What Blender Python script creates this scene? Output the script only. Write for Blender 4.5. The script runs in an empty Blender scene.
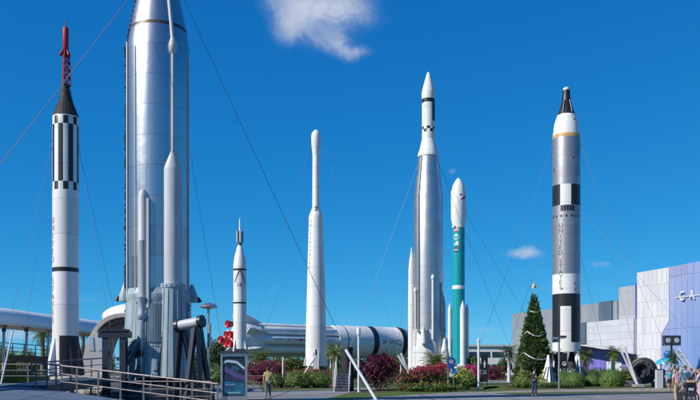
import bpy, math, random
from mathutils import Vector, Matrix, noise as mnoise
R = math.radians
PI = math.pi
rnd = random.Random(7)
scn = bpy.context.scene
COL = scn.collection
F, CX, HY, EYE = 820.0, 350.0, 369.0, 1.65      # lens in photo pixels, centre column, horizon row, eye height

def at(px, py, Y):                               # a photo pixel at a chosen distance -> a place
    return Vector(((px - CX) * Y / F, Y, EYE + (HY - py) * Y / F))
def gd(px, py, z=0.0):                           # the same on the ground
    Y = F * (EYE - z) / (py - HY)
    return Vector(((px - CX) * Y / F, Y, z))

# ------------------------------------------------------------------ materials
def nd(nt, t, **kw):
    n = nt.nodes.new(t)
    for k, v in kw.items():
        if k.startswith('i_'):
            n.inputs[k[2:].replace('_', ' ')].default_value = v
        else:
            setattr(n, k, v)
    return n

def pmat(name, col, rough=0.5, metal=0.0, var=0.12, scale=3.0, bump=0.0, bscale=40.0, col2=None, stretch=(1, 1, 1), spec=0.5, coat=0.0, trans=0.0, rvar=0.1):
    m = bpy.data.materials.new(name); m.use_nodes = True
    nt = m.node_tree; b = nt.nodes['Principled BSDF']; L = nt.links.new
    b.inputs['Roughness'].default_value = rough
    b.inputs['Metallic'].default_value = metal
    b.inputs['Specular IOR Level'].default_value = spec
    b.inputs['Coat Weight'].default_value = coat
    tc = nd(nt, 'ShaderNodeTexCoord'); mp = nd(nt, 'ShaderNodeMapping'); mp.inputs['Scale'].default_value = stretch
    L(tc.outputs['Object'], mp.inputs['Vector'])
    n = nd(nt, 'ShaderNodeTexNoise', i_Scale=scale, i_Detail=6.0, i_Roughness=0.62)
    L(mp.outputs['Vector'], n.inputs['Vector'])
    rr = nd(nt, 'ShaderNodeMapRange'); rr.inputs['From Min'].default_value = 0.3; rr.inputs['From Max'].default_value = 0.7
    L(n.outputs['Fac'], rr.inputs['Value'])
    mx = nd(nt, 'ShaderNodeMix', data_type='RGBA')
    c2 = col2 if col2 else tuple(c * (1 - 2 * var) for c in col)
    c1 = tuple(min(1, c * (1 + var * 0.5)) for c in col) if not col2 else col
    mx.inputs['A'].default_value = (*c2, 1); mx.inputs['B'].default_value = (*c1, 1)
    L(rr.outputs['Result'], mx.inputs['Factor'])
    L(mx.outputs['Result'], b.inputs['Base Color'])
    r2 = nd(nt, 'ShaderNodeMapRange')
    r2.inputs['To Min'].default_value = min(1, rough + rvar); r2.inputs['To Max'].default_value = max(0.03, rough - rvar)
    L(n.outputs['Fac'], r2.inputs['Value']); L(r2.outputs['Result'], b.inputs['Roughness'])
    if trans:
        b.inputs['Transmission Weight'].default_value = trans
    if bump:
        n2 = nd(nt, 'ShaderNodeTexNoise', i_Scale=bscale, i_Detail=4.0)
        L(tc.outputs['Object'], n2.inputs['Vector'])
        bp = nd(nt, 'ShaderNodeBump', i_Strength=bump, i_Distance=0.02)
        L(n2.outputs['Fac'], bp.inputs['Height']); L(bp.outputs['Normal'], b.inputs['Normal'])
    return m

def steelmat(name, col, col2, rough, ring=1.3, metal=1.0):
    """sheet steel: welded rings of slightly different tone, streaks running down"""
    m = bpy.data.materials.new(name); m.use_nodes = True
    nt = m.node_tree; b = nt.nodes['Principled BSDF']; L = nt.links.new
    b.inputs['Metallic'].default_value = metal
    tc = nd(nt, 'ShaderNodeTexCoord')
    sp = nd(nt, 'ShaderNodeSeparateXYZ'); L(tc.outputs['Object'], sp.inputs['Vector'])
    dv = nd(nt, 'ShaderNodeMath', operation='DIVIDE'); dv.inputs[1].default_value = ring; L(sp.outputs['Z'], dv.inputs[0])
    fl = nd(nt, 'ShaderNodeMath', operation='FLOOR'); L(dv.outputs[0], fl.inputs[0])
    wn = nd(nt, 'ShaderNodeTexWhiteNoise', noise_dimensions='1D'); L(fl.outputs[0], wn.inputs['W'])
    mp = nd(nt, 'ShaderNodeMapping'); mp.inputs['Scale'].default_value = (1.6, 1.6, 0.10); L(tc.outputs['Object'], mp.inputs['Vector'])
    n = nd(nt, 'ShaderNodeTexNoise', i_Scale=2.5, i_Detail=7.0, i_Roughness=0.65); L(mp.outputs['Vector'], n.inputs['Vector'])
    ad = nd(nt, 'ShaderNodeMath', operation='MULTIPLY_ADD'); ad.inputs[1].default_value = 0.45
    L(wn.outputs['Value'], ad.inputs[0])
    ms = nd(nt, 'ShaderNodeMath', operation='MULTIPLY'); ms.inputs[1].default_value = 0.6; L(n.outputs['Fac'], ms.inputs[0])
    L(ms.outputs[0], ad.inputs[2])
    mx = nd(nt, 'ShaderNodeMix', data_type='RGBA'); mx.inputs['A'].default_value = (*col2, 1); mx.inputs['B'].default_value = (*col, 1)
    L(ad.outputs[0], mx.inputs['Factor'])
    # thin weld seams between rings
    fr = nd(nt, 'ShaderNodeMath', operation='FRACT'); L(dv.outputs[0], fr.inputs[0])
    cm = nd(nt, 'ShaderNodeMath', operation='LESS_THAN'); cm.inputs[1].default_value = 0.025; L(fr.outputs[0], cm.inputs[0])
    m2 = nd(nt, 'ShaderNodeMix', data_type='RGBA'); m2.inputs['B'].default_value = (*[c * 0.6 for c in col2], 1)
    cs = nd(nt, 'ShaderNodeMath', operation='MULTIPLY'); cs.inputs[1].default_value = 0.55; L(cm.outputs[0], cs.inputs[0])
    L(cs.outputs[0], m2.inputs['Factor']); L(mx.outputs['Result'], m2.inputs['A'])
    L(m2.outputs['Result'], b.inputs['Base Color'])
    rr = nd(nt, 'ShaderNodeMapRange'); rr.inputs['To Min'].default_value = rough + 0.1; rr.inputs['To Max'].default_value = rough - 0.08
    L(ad.outputs[0], rr.inputs['Value']); L(rr.outputs['Result'], b.inputs['Roughness'])
    n2 = nd(nt, 'ShaderNodeTexNoise', i_Scale=1.7, i_Detail=3.0); L(tc.outputs['Object'], n2.inputs['Vector'])
    bp = nd(nt, 'ShaderNodeBump', i_Strength=0.2, i_Distance=0.05); L(n2.outputs['Fac'], bp.inputs['Height']); L(bp.outputs['Normal'], b.inputs['Normal'])
    return m

def panelmat(name, colA, colB, w, h, mortar, rough=0.45, grad=None, off=0.0, metal=0.0):
    """metal cladding panels with joints; UV-less: local x along the wall, local z up. grad mixes two paints along x and z"""
    m = bpy.data.materials.new(name); m.use_nodes = True
    nt = m.node_tree; b = nt.nodes['Principled BSDF']; L = nt.links.new
    b.inputs['Roughness'].default_value = rough; b.inputs['Metallic'].default_value = metal
    tc = nd(nt, 'ShaderNodeTexCoord'); sp = nd(nt, 'ShaderNodeSeparateXYZ'); L(tc.outputs['Object'], sp.inputs['Vector'])
    cb = nd(nt, 'ShaderNodeCombineXYZ'); L(sp.outputs['X'], cb.inputs['X']); L(sp.outputs['Z'], cb.inputs['Y'])
    br = nd(nt, 'ShaderNodeTexBrick', offset=off); L(cb.outputs['Vector'], br.inputs['Vector'])
    br.inputs['Scale'].default_value = 1.0; br.inputs['Brick Width'].default_value = w; br.inputs['Row Height'].default_value = h
    br.inputs['Mortar Size'].default_value = 0.03; br.inputs['Mortar Smooth'].default_value = 0.2; br.inputs['Bias'].default_value = 0.0
    br.inputs['Color1'].default_value = (*colA, 1); br.inputs['Color2'].default_value = (*colB, 1); br.inputs['Mortar'].default_value = (*mortar, 1)
    out = br.outputs['Color']
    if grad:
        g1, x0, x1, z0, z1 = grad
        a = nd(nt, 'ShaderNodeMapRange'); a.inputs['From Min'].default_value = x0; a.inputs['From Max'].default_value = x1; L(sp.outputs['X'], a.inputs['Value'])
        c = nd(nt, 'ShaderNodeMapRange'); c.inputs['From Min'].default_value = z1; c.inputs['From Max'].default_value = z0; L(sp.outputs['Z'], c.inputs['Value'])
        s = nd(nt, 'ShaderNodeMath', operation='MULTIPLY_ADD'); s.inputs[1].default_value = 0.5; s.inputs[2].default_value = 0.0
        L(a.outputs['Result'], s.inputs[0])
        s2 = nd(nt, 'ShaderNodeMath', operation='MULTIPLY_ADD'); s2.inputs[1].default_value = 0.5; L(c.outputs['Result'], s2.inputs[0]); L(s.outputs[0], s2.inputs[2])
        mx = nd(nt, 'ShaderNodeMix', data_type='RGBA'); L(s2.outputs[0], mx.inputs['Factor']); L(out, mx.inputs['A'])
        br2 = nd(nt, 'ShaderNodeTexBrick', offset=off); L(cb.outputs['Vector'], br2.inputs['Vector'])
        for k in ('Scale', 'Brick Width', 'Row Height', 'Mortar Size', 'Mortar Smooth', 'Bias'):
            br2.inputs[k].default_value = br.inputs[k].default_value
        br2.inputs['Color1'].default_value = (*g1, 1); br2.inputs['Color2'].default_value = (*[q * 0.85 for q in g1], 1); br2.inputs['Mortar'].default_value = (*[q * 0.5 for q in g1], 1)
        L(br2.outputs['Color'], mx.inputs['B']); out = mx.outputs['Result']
    pm = nd(nt, 'ShaderNodeMapping'); pm.inputs['Scale'].default_value = (1, 1, .12); L(tc.outputs['Object'], pm.inputs['Vector'])
    n = nd(nt, 'ShaderNodeTexNoise', i_Scale=0.9, i_Detail=8.0, i_Roughness=.7); L(pm.outputs['Vector'], n.inputs['Vector'])
    mm = nd(nt, 'ShaderNodeMix', data_type='RGBA', blend_type='MULTIPLY'); mm.inputs['Factor'].default_value = 0.4
    L(out, mm.inputs['A']); L(n.outputs['Fac'], mm.inputs['B'])
    L(mm.outputs['Result'], b.inputs['Base Color'])
    bp = nd(nt, 'ShaderNodeBump', i_Strength=0.4, i_Distance=0.03, invert=True); L(br.outputs['Fac'], bp.inputs['Height']); L(bp.outputs['Normal'], b.inputs['Normal'])
    return m

def slabmat(name, col, size, joint):
    """cast slabs: joints, slab to slab tone, blotchy stains, cracks and fine grit"""
    m = bpy.data.materials.new(name); m.use_nodes = True
    nt = m.node_tree; b = nt.nodes['Principled BSDF']; L = nt.links.new; b.inputs['Roughness'].default_value = .82
    b.inputs['Specular IOR Level'].default_value = .3
    tc = nd(nt, 'ShaderNodeTexCoord')
    br = nd(nt, 'ShaderNodeTexBrick', offset=.0, i_Scale=1.0, i_Brick_Width=size, i_Row_Height=size, i_Mortar_Size=joint, i_Mortar_Smooth=.1); L(tc.outputs['Object'], br.inputs['Vector'])
    br.inputs['Color1'].default_value = (*col, 1); br.inputs['Color2'].default_value = (*[c * .86 for c in col], 1); br.inputs['Mortar'].default_value = (*[c * .45 for c in col], 1)
    out = br.outputs['Color']
    for sc, lo, hi, dark in ((.14, .35, .62, .72), (1.3, .45, .75, .84), (18, .3, .7, .9)):
        n = nd(nt, 'ShaderNodeTexNoise', i_Scale=sc, i_Detail=7.0, i_Roughness=.65); L(tc.outputs['Object'], n.inputs['Vector'])
        r_ = nd(nt, 'ShaderNodeMapRange'); r_.inputs['From Min'].default_value = lo; r_.inputs['From Max'].default_value = hi; r_.inputs['To Min'].default_value = 1.0; r_.inputs['To Max'].default_value = dark
        L(n.outputs['Fac'], r_.inputs['Value'])
        mm = nd(nt, 'ShaderNodeMix', data_type='RGBA', blend_type='MULTIPLY'); mm.inputs['Factor'].default_value = 1.0
        L(out, mm.inputs['A']); L(r_.outputs['Result'], mm.inputs['B']); out = mm.outputs['Result']
    vo = nd(nt, 'ShaderNodeTexVoronoi', feature='DISTANCE_TO_EDGE', i_Scale=.16); L(tc.outputs['Object'], vo.inputs['Vector'])
    cr = nd(nt, 'ShaderNodeMath', operation='LESS_THAN'); cr.inputs[1].default_value = .004; L(vo.outputs['Distance'], cr.inputs[0])
    m2 = nd(nt, 'ShaderNodeMix', data_type='RGBA'); m2.inputs['B'].default_value = (*[c * .4 for c in col], 1); L(cr.outputs[0], m2.inputs['Factor']); L(out, m2.inputs['A'])
    L(m2.outputs['Result'], b.inputs['Base Color']); return m

def leafmat(name, col, rough=0.45):
    m = bpy.data.materials.new(name); m.use_nodes = True
    nt = m.node_tree; b = nt.nodes['Principled BSDF']; L = nt.links.new
    b.inputs['Roughness'].default_value = rough; b.inputs['Specular IOR Level'].default_value = 0.35
    g = nd(nt, 'ShaderNodeNewGeometry')
    hs = nd(nt, 'ShaderNodeMix', data_type='RGBA')
    hs.inputs['A'].default_value = (*[c * 0.55 for c in col], 1); hs.inputs['B'].default_value = (*[min(1, c * 1.5) for c in col], 1)
    L(g.outputs['Random Per Island'], hs.inputs['Factor']); L(hs.outputs['Result'], b.inputs['Base Color'])
    t = nd(nt, 'ShaderNodeBsdfTranslucent'); L(hs.outputs['Result'], t.inputs['Color'])
    a = nd(nt, 'ShaderNodeMixShader'); a.inputs['Fac'].default_value = 0.3
    L(b.outputs[0], a.inputs[1]); L(t.outputs[0], a.inputs[2]); L(a.outputs[0], nt.nodes['Material Output'].inputs['Surface'])
    return m

M = {}
M['white'] = pmat('white_paint', (0.72, 0.72, 0.715), 0.42, var=0.05, scale=1.2, stretch=(2, 2, 0.25))
M['white'] = steelmat('white_rocket_paint', (0.80, 0.80, 0.79), (0.62, 0.62, 0.60), 0.46, 2.3, metal=0.0)
M['white2'] = pmat('aged_white_paint', (0.66, 0.66, 0.65), 0.5, var=0.09, scale=2.0, stretch=(2, 2, 0.3))
M['black'] = pmat('black_paint', (0.018, 0.018, 0.02), 0.42, var=0.2, scale=2.0)
M['blackm'] = pmat('black_ribbed_metal', (0.028, 0.030, 0.034), 0.72, var=0.3, scale=5)
M['red'] = pmat('red_paint', (0.52, 0.015, 0.02), 0.4, var=0.1)
M['redb'] = pmat('red_engine_cover', (0.46, 0.010, 0.018), 0.3, var=0.12)
M['redtext'] = pmat('red_lettering', (0.55, 0.04, 0.04), 0.5, var=0.05)
M['maroon'] = pmat('maroon_lettering', (0.42, 0.03, 0.06), 0.5, var=0.05)
M['darktext'] = pmat('dark_lettering', (0.03, 0.03, 0.035), 0.5, var=0.05)
M['steel'] = steelmat('stainless_steel_skin', (0.56, 0.575, 0.60), (0.38, 0.40, 0.43), 0.35, 1.45)
M['steel2'] = steelmat('weathered_steel_skin', (0.60, 0.605, 0.61), (0.42, 0.43, 0.445), 0.44, 1.2)
M['titan'] = steelmat('grey_aluminium_skin', (0.42, 0.42, 0.435), (0.27, 0.28, 0.30), 0.46, 1.05, metal=0.7)
M['brownweld'] = pmat('brown_weld_band', (0.12, 0.095, 0.075), 0.5, metal=0.7)
M['greyp'] = pmat('grey_paint', (0.46, 0.49, 0.51), 0.5, var=0.07, scale=1.5, stretch=(2, 2, .3))
M['skirt'] = pmat('grey_green_skirt_paint', (0.34, 0.43, 0.48), 0.42, metal=0.0, var=0.2, scale=1.6, stretch=(2, 2, .3))
M['dkgrey'] = pmat('dark_grey_paint', (0.045, 0.055, 0.075), 0.45, var=0.12)
M['navysteel'] = pmat('navy_steel_paint', (0.018, 0.026, 0.045), 0.4, var=0.15)
M['galv'] = pmat('galvanised_steel', (0.55, 0.53, 0.52), 0.38, metal=0.85, var=0.15, scale=8)
M['railm'] = pmat('brushed_rail_steel', (0.19, 0.165, 0.165), 0.5, metal=0.3, var=0.1, scale=6)
M['cable'] = pmat('cable_steel', (0.20, 0.22, 0.25), 0.5, metal=0.4)
M['cablep'] = pmat('worn_cable_steel', (0.13, 0.10, 0.115), 0.6, metal=0.2)
M['cablel'] = pmat('bright_cable_steel', (0.30, 0.26, 0.28), 0.4, metal=0.4)
M['orange'] = pmat('ochre_band', (0.62, 0.36, 0.12), 0.5)
M['teal'] = pmat('teal_paint', (0.006, 0.31, 0.34), 0.35, var=0.06, scale=1.0)
M['concrete'] = pmat('concrete', (0.36, 0.345, 0.33), 0.8, var=0.12, scale=0.35, bump=0.15, bscale=30)
M['road'] = slabmat('pale_concrete_slabs', (0.30, 0.30, 0.305), 4.5, .10)
M['deck'] = slabmat('shade_tinted_walkway', (0.13, 0.19, 0.27), 2.4, .05)  # blue of open-sky shade is put into the slab colour
M['sidewalk'] = slabmat('tan_pavement', (0.40, 0.345, 0.29), 2.2, .05)
M['grass'] = pmat('lawn', (0.105, 0.15, 0.032), 0.9, col2=(0.05, 0.085, 0.018), scale=1.3, bump=0.6, bscale=25, spec=0.2)
M['earth'] = pmat('meadow', (0.085, 0.12, 0.03), 0.95, col2=(0.06, 0.075, 0.03), scale=0.06, bump=0.5, bscale=5, spec=0.2)
M['mulch'] = pmat('mulch', (0.12, 0.055, 0.03), 0.95, col2=(0.05, 0.03, 0.02), scale=6, bump=0.8, bscale=20, spec=0.2)
M['tan'] = pmat('tan_canopy_fabric', (0.52, 0.47, 0.41), 0.8, var=0.08, scale=1)
M['glass'] = pmat('dark_window_glass', (0.03, 0.05, 0.08), 0.08, var=0.1, spec=0.8)
M['paleglass'] = pmat('pale_window_glass', (0.45, 0.58, 0.68), 0.12, var=0.05, spec=0.8)
M['bark'] = pmat('bark', (0.16, 0.12, 0.085), 0.9, var=0.3, scale=9, bump=0.6, bscale=14)
M['palmbark'] = pmat('palm_bark', (0.21, 0.165, 0.12), 0.9, var=0.3, scale=6, stretch=(1, 1, 4), bump=0.8, bscale=12)
M['blue'] = pmat('blue_sign_paint', (0.02, 0.07, 0.30), 0.4)
M['bluefab'] = pmat('blue_plastic', (0.02, 0.16, 0.5), 0.35)
M['turq'] = pmat('turquoise_paint', (0.03, 0.40, 0.62), 0.4)
M['silver'] = pmat('silver_tinsel', (0.8, 0.8, 0.83), 0.45, metal=0.15, var=0.2, scale=30, bump=0.8, bscale=40)
M['gold'] = pmat('pale_gold', (0.70, 0.60, 0.42), 0.35, metal=0.4)
M['baublered'] = pmat('red_bauble', (0.33, 0.03, 0.02), 0.2)
M['baublegold'] = pmat('gold_bauble', (0.65, 0.42, 0.12), 0.22, metal=0.6)
M['tyre'] = pmat('rubber', (0.02, 0.02, 0.02), 0.8)
def L_(n, *c): M[n] = leafmat('leaf_' + n, tuple(min(.75, q * 1.75) for q in c))
L_('lg1', .056, .10, .022); L_('lg2', .085, .135, .03); L_('lg3', .035, .065, .018); L_('lg4', .11, .155, .035)
L_('fir', .032, .072, .018); L_('fir2', .06, .105, .024); L_('fir3', .018, .045, .012)
L_('yg', .17, .18, .03); L_('yg2', .22, .18, .03); L_('palm', .06, .095, .025); L_('palm2', .11, .14, .03); L_('dpalm', .03, .05, .02)
L_('red', .19, .014, .022); L_('red2', .115, .017, .028); L_('pink', .26, .035, .06); L_('purp', .042, .009, .022); L_('purp2', .085, .013, .036)
L_('magenta', .32, .025, .15); L_('yflower', .6, .42, .03); L_('oflower', .6, .2, .03); L_('dkg', .02, .04, .014)
L_('oliv', .085, .085, .03)

# ------------------------------------------------------------------ mesh builder
class MB:
    def __init__(s): s.v = []; s.f = []; s.m = []
    def add(s, vs, fs, mi=0):
        o = len(s.v); s.v += [tuple(p) for p in vs]
        for f in fs:
            s.f.append([i + o for i in f]); s.m.append(mi if isinstance(mi, int) else 0)
    def box(s, c, d, mi=0, rz=0.0, mat=None):
        hx, hy, hz = d[0] / 2, d[1] / 2, d[2] / 2
        pts = [Vector((x, y, z)) for z in (-hz, hz) for y in (-hy, hy) for x in (-hx, hx)]
        if mat is not None: pts = [mat @ p for p in pts]
        elif rz:
            q = Matrix.Rotation(rz, 3, 'Z'); pts = [q @ p for p in pts]
        c = Vector(c)
        s.add([p + c for p in pts], [(0, 2, 3, 1), (4, 5, 7, 6), (0, 1, 5, 4), (2, 6, 7, 3), (0, 4, 6, 2), (1, 3, 7, 5)], mi)
    def bar(s, a, b, w, d, mi=0, up=(0, 0, 1)):
        a, b = Vector(a), Vector(b); z = (b - a); l = z.length; z.normalize()
        u = Vector(up)
        if abs(z.dot(u)) > 0.99: u = Vector((0, 1, 0))
        x = u.cross(z).normalized(); y = z.cross(x)
        s.box((a + b) / 2, (w, d, l), mi, mat=Matrix((x, y, z)).transposed())
    def tube(s, pts, r, n=8, mi=0, cap=True):
        pts = [Vector(p) for p in pts]; k = len(pts)
        rs = r if isinstance(r, (list, tuple)) else [r] * k
        o = len(s.v); prev = None
        for i, p in enumerate(pts):
            t = (pts[min(i + 1, k - 1)] - pts[max(i - 1, 0)]).normalized()
            if prev is None:
                u = Vector((0, 0, 1)) if abs(t.z) < 0.95 else Vector((1, 0, 0))
                x = u.cross(t).normalized()
            else:
                x = (prev - t * prev.dot(t)).normalized()
            prev = x; y = t.cross(x)
            for j in range(n):
                a = 2 * PI * j / n
                s.v.append(tuple(p + (x * math.cos(a) + y * math.sin(a)) * rs[i]))
        for i in range(k - 1):
            for j in range(n):
                j2 = (j + 1) % n
                s.f.append([o + i * n + j, o + i * n + j2, o + (i + 1) * n + j2, o + (i + 1) * n + j]); s.m.append(mi)
        if cap:
            s.f.append([o + j for j in range(n)][::-1]); s.m.append(mi)
            s.f.append([o + (k - 1) * n + j for j in range(n)]); s.m.append(mi)
    def lathe(s, prof, n=48, mf=0, c=(0, 0, 0), mat=None, cap=True):
        """prof: (z, r) upwards; mf: material index or function (ring, theta) -> index"""
        o = len(s.v); c = Vector(c)
        for z, r in prof:
            for j in range(n):
                a = 2 * PI * j / n
                p = Vector((r * math.cos(a), r * math.sin(a), z))
                if mat is not None: p = mat @ p
                s.v.append(tuple(p + c))
        for i in range(len(prof) - 1):
            for j in range(n):
                j2 = (j + 1) % n
                s.f.append([o + i * n + j, o + i * n + j2, o + (i + 1) * n + j2, o + (i + 1) * n + j])
                s.m.append(mf if isinstance(mf, int) else mf(i, 2 * PI * (j + .5) / n))
        if cap:
            for i, flip in ((0, True), (len(prof) - 1, False)):
                if prof[i][1] > 1e-4:
                    f = [o + i * n + j for j in range(n)]
                    s.f.append(f[::-1] if flip else f); s.m.append(mf if isinstance(mf, int) else mf(min(i, len(prof) - 2), 0))
    def patch(s, z0, z1, a0, a1, r, t=0.01, mi=0, n=8, r1=None):
        """curved plate lying on a cylinder/cone about z; a in radians (270 deg faces the viewer)"""
        r1 = r if r1 is None else r1
        vs = []
        for z, rr in ((z0, r), (z1, r1)):
            for q in (rr - 0.03, rr + t):
                for j in range(n + 1):
                    a = a0 + (a1 - a0) * j / n
                    vs.append((q * math.cos(a), q * math.sin(a), z))
        k = n + 1; fs = []
        for j in range(n):
            fs.append((k + j, k + j + 1, 3 * k + j + 1, 3 * k + j))
            fs.append((j + 1, j, 2 * k + j, 2 * k + j + 1))
            fs.append((j, j + 1, k + j + 1, k + j)); fs.append((2 * k + j + 1, 2 * k + j, 3 * k + j, 3 * k + j + 1))
        fs.append((0, k, 3 * k, 2 * k)); fs.append((k + n, n, 2 * k + n, 3 * k + n))
        s.add(vs, fs, mi)
    def prism(s, poly, z0, z1, mi=0):
        """polygon (x, y) counter-clockwise extruded in z"""
        n = len(poly); vs = [(x, y, z0) for x, y in poly] + [(x, y, z1) for x, y in poly]
        s.add(vs, [tuple(range(n))[::-1], tuple(range(n, 2 * n))] + [(i, (i + 1) % n, n + (i + 1) % n, n + i) for i in range(n)], mi)
    def plate(s, poly, t, M4, mi=0):
        """polygon (x, z) in a vertical plane, thickness t along local y, placed by the 4x4 matrix"""
        n = len(poly); vs = [M4 @ Vector((x, -t / 2, z)) for x, z in poly] + [M4 @ Vector((x, t / 2, z)) for x, z in poly]
        s.add(vs, [tuple(range(n)), tuple(range(n, 2 * n))[::-1]] + [((i + 1) % n, i, n + i, n + (i + 1) % n) for i in range(n)], mi)
    def ball(s, c, r, mi=0, n=12, sc=(1, 1, 1)):
        k = max(4, n // 2); pr = [(-r * math.cos(PI * i / k) * sc[2], max(1e-5, r * math.sin(PI * i / k))) for i in range(k + 1)]
        s.lathe(pr, n, mi, c, Matrix.Diagonal((sc[0], sc[1], 1)), cap=False)
    def torus(s, c, R_, r, ax=(0, 0, 1), n=20, k=8, mi=0, a0=0, a1=2 * PI):
        z = Vector(ax).normalized(); u = Vector((1, 0, 0)) if abs(z.x) < .9 else Vector((0, 1, 0)); x = u.cross(z).normalized(); y = z.cross(x); c = Vector(c)
        full = abs(a1 - a0 - 2 * PI) < 1e-6
        s.tube([c + (x * math.cos(a0 + (a1 - a0) * i / n) + y * math.sin(a0 + (a1 - a0) * i / n)) * R_ for i in range(n + 1)], r, k, mi, cap=not full)
    def mesh(s, name, mats, sharp=38, off=None):
        me = bpy.data.meshes.new(name)
        v = s.v if off is None else [(a - off[0], b - off[1], c - off[2]) for a, b, c in s.v]
        me.from_pydata(v, [], s.f)
        for m in (mats if isinstance(mats, (list, tuple)) else [mats]): me.materials.append(M[m] if isinstance(m, str) else m)
        me.polygons.foreach_set('material_index', s.m)
        if sharp is not None:
            me.polygons.foreach_set('use_smooth', [True] * len(s.f)); me.set_sharp_from_angle(angle=R(sharp))
        me.validate(); me.update()
        return me
    def build(s, name, mats, parent=None, sharp=38, origin=None, world=False):
        """parent: verts are local to it, or world=True converts; origin: location of a top-level mesh"""
        if parent is not None and world:
            inv = root_matrix(parent).inverted(); s.v = [tuple(inv @ Vector(p)) for p in s.v]
        me = s.mesh(name, mats, sharp, origin)
        o = bpy.data.objects.new(name, me); COL.objects.link(o)
        if origin is not None: o.location = origin
        if parent is not None: o.parent = parent
        return o

def root_matrix(o):
    m = o.matrix_basis.copy()
    while o.parent: o = o.parent; m = o.matrix_basis @ m
    return m
def tag(o, label=None, cat=None, group=None, kind=None):
    if label: o['label'] = label
    if cat: o['category'] = cat
    if group: o['group'] = group
    if kind: o['kind'] = kind
    return o
def thing(name, label, cat, loc=(0, 0, 0), rz=0.0, group=None):
    o = bpy.data.objects.new(name, None); o.empty_display_size = 0.3; COL.objects.link(o)
    o.location = loc; o.rotation_euler = (0, 0, rz)
    return tag(o, label, cat, group)
def structure(o): o['kind'] = 'structure'; return o
def copy_tree(o, loc, rz=None, label=None, group=None):
    def cp(q, par):
        c = q.copy(); COL.objects.link(c); c.parent = par
        for ch in q.children: cp(ch, c)
        return c
    c = cp(o, None); c.location = loc
    if rz is not None: c.rotation_euler = (0, 0, rz)
    if label: c['label'] = label
    if group: c['group'] = group
    return c

def glyphs(txt, size):
    cu = bpy.data.curves.new('glyph', 'FONT'); cu.body = txt; cu.size = size; cu.align_x = 'CENTER'; cu.align_y = 'CENTER'
    cu.resolution_u = 3
    ob = bpy.data.objects.new('glyph', cu); COL.objects.link(ob)
    dg = bpy.context.evaluated_depsgraph_get(); dg.update()
    me = bpy.data.meshes.new_from_object(ob.evaluated_get(dg))
    vs = [v.co.copy() for v in me.vertices]; fs = [tuple(p.vertices) for p in me.polygons]
    bpy.data.objects.remove(ob); bpy.data.curves.remove(cu); bpy.data.meshes.remove(me)
    return vs, fs
def text_cyl(mb, txt, r, phi, z, size, step=None, mi=0, bold=1.0, squash=1.0):
    """letters on a cylinder about z, upright, one below the other when step is set"""
    rf = r if callable(r) else (lambda q: r)
    items = [(c, z - i * step) for i, c in enumerate(txt)] if step else [(txt, z)]
    for c, zz in items:
        if c == ' ': continue
        vs, fs = glyphs(c, size)
        cx = sum(v.x for v in vs) / len(vs) if step else 0
        mb.add([((rf(zz + v.y) + .014) * math.cos(phi + (v.x - cx) * squash / rf(zz)), (rf(zz + v.y) + .014) * math.sin(phi + (v.x - cx) * squash / rf(zz)), zz + v.y) for v in vs], fs, mi)

# ------------------------------------------------------------------ camera, light, sky
cam = bpy.data.cameras.new('camera'); co = bpy.data.objects.new('camera', cam); COL.objects.link(co)
co.location = (0, 0, EYE); co.rotation_euler = (R(90), 0, 0)
cam.sensor_width = 36; cam.lens = F / 700 * 36; cam.shift_y = (HY - 200) / 700; cam.clip_end = 6000
scn.camera = co
SAZ = Vector((-0.89, -0.456)).normalized(); SEL = R(36)
sun = bpy.data.lights.new('sun', 'SUN'); so = bpy.data.objects.new('sun', sun); COL.objects.link(so)
sun.energy = 4.7; sun.angle = R(0.5); sun.color = (1.0, 0.93, 0.84)
sd = Vector((SAZ.x * math.cos(SEL), SAZ.y * math.cos(SEL), math.sin(SEL)))
so.rotation_euler = sd.to_track_quat('Z', 'Y').to_euler(); so.location = (-40, -20, 60)

w = bpy.data.worlds.new('World'); scn.world = w; w.use_nodes = True
nt = w.node_tree; L = nt.links.new; bg = nt.nodes['Background']
sky = nd(nt, 'ShaderNodeTexSky', sky_type='NISHITA'); sky.sun_disc = False
sky.sun_elevation = SEL; sky.sun_rotation = math.atan2(SAZ.x, SAZ.y)
sky.air_density = 0.6; sky.dust_density = 0.0; sky.ozone_density = 6.0; sky.altitude = 0
bg.inputs['Strength'].default_value = 0.1
tc = nd(nt, 'ShaderNodeTexCoord'); sp = nd(nt, 'ShaderNodeSeparateXYZ'); L(tc.outputs['Generated'], sp.inputs['Vector'])
def mth(op, a, b=None, c=None, clamp=False):
    n = nd(nt, 'ShaderNodeMath', operation=op); n.use_clamp = clamp
    for i, q in enumerate((a, b, c)):
        if q is None: continue
        if isinstance(q, (int, float)): n.inputs[i].default_value = q
        else: L(q, n.inputs[i])
    return n.outputs[0]
# the photograph's deep polarised blue: one power curve per channel on the sky's own colour
src = nd(nt, 'ShaderNodeSeparateColor'); L(sky.outputs['Color'], src.inputs['Color'])
skc = nd(nt, 'ShaderNodeCombineColor')
for ch, (k_, p_) in {'Red': (0.145, 1.6), 'Green': (1.22, 0.74), 'Blue': (2.8, 0.45)}.items():
    L(mth('MULTIPLY', mth('POWER', src.outputs[ch], p_), k_), skc.inputs[ch])
ym = mth('MAXIMUM', sp.outputs['Y'], 0.05)
u = mth('DIVIDE', sp.outputs['X'], ym); v = mth('DIVIDE', sp.outputs['Z'], ym)
cb = nd(nt, 'ShaderNodeCombineXYZ'); L(u, cb.inputs['X']); L(v, cb.inputs['Y'])
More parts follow.
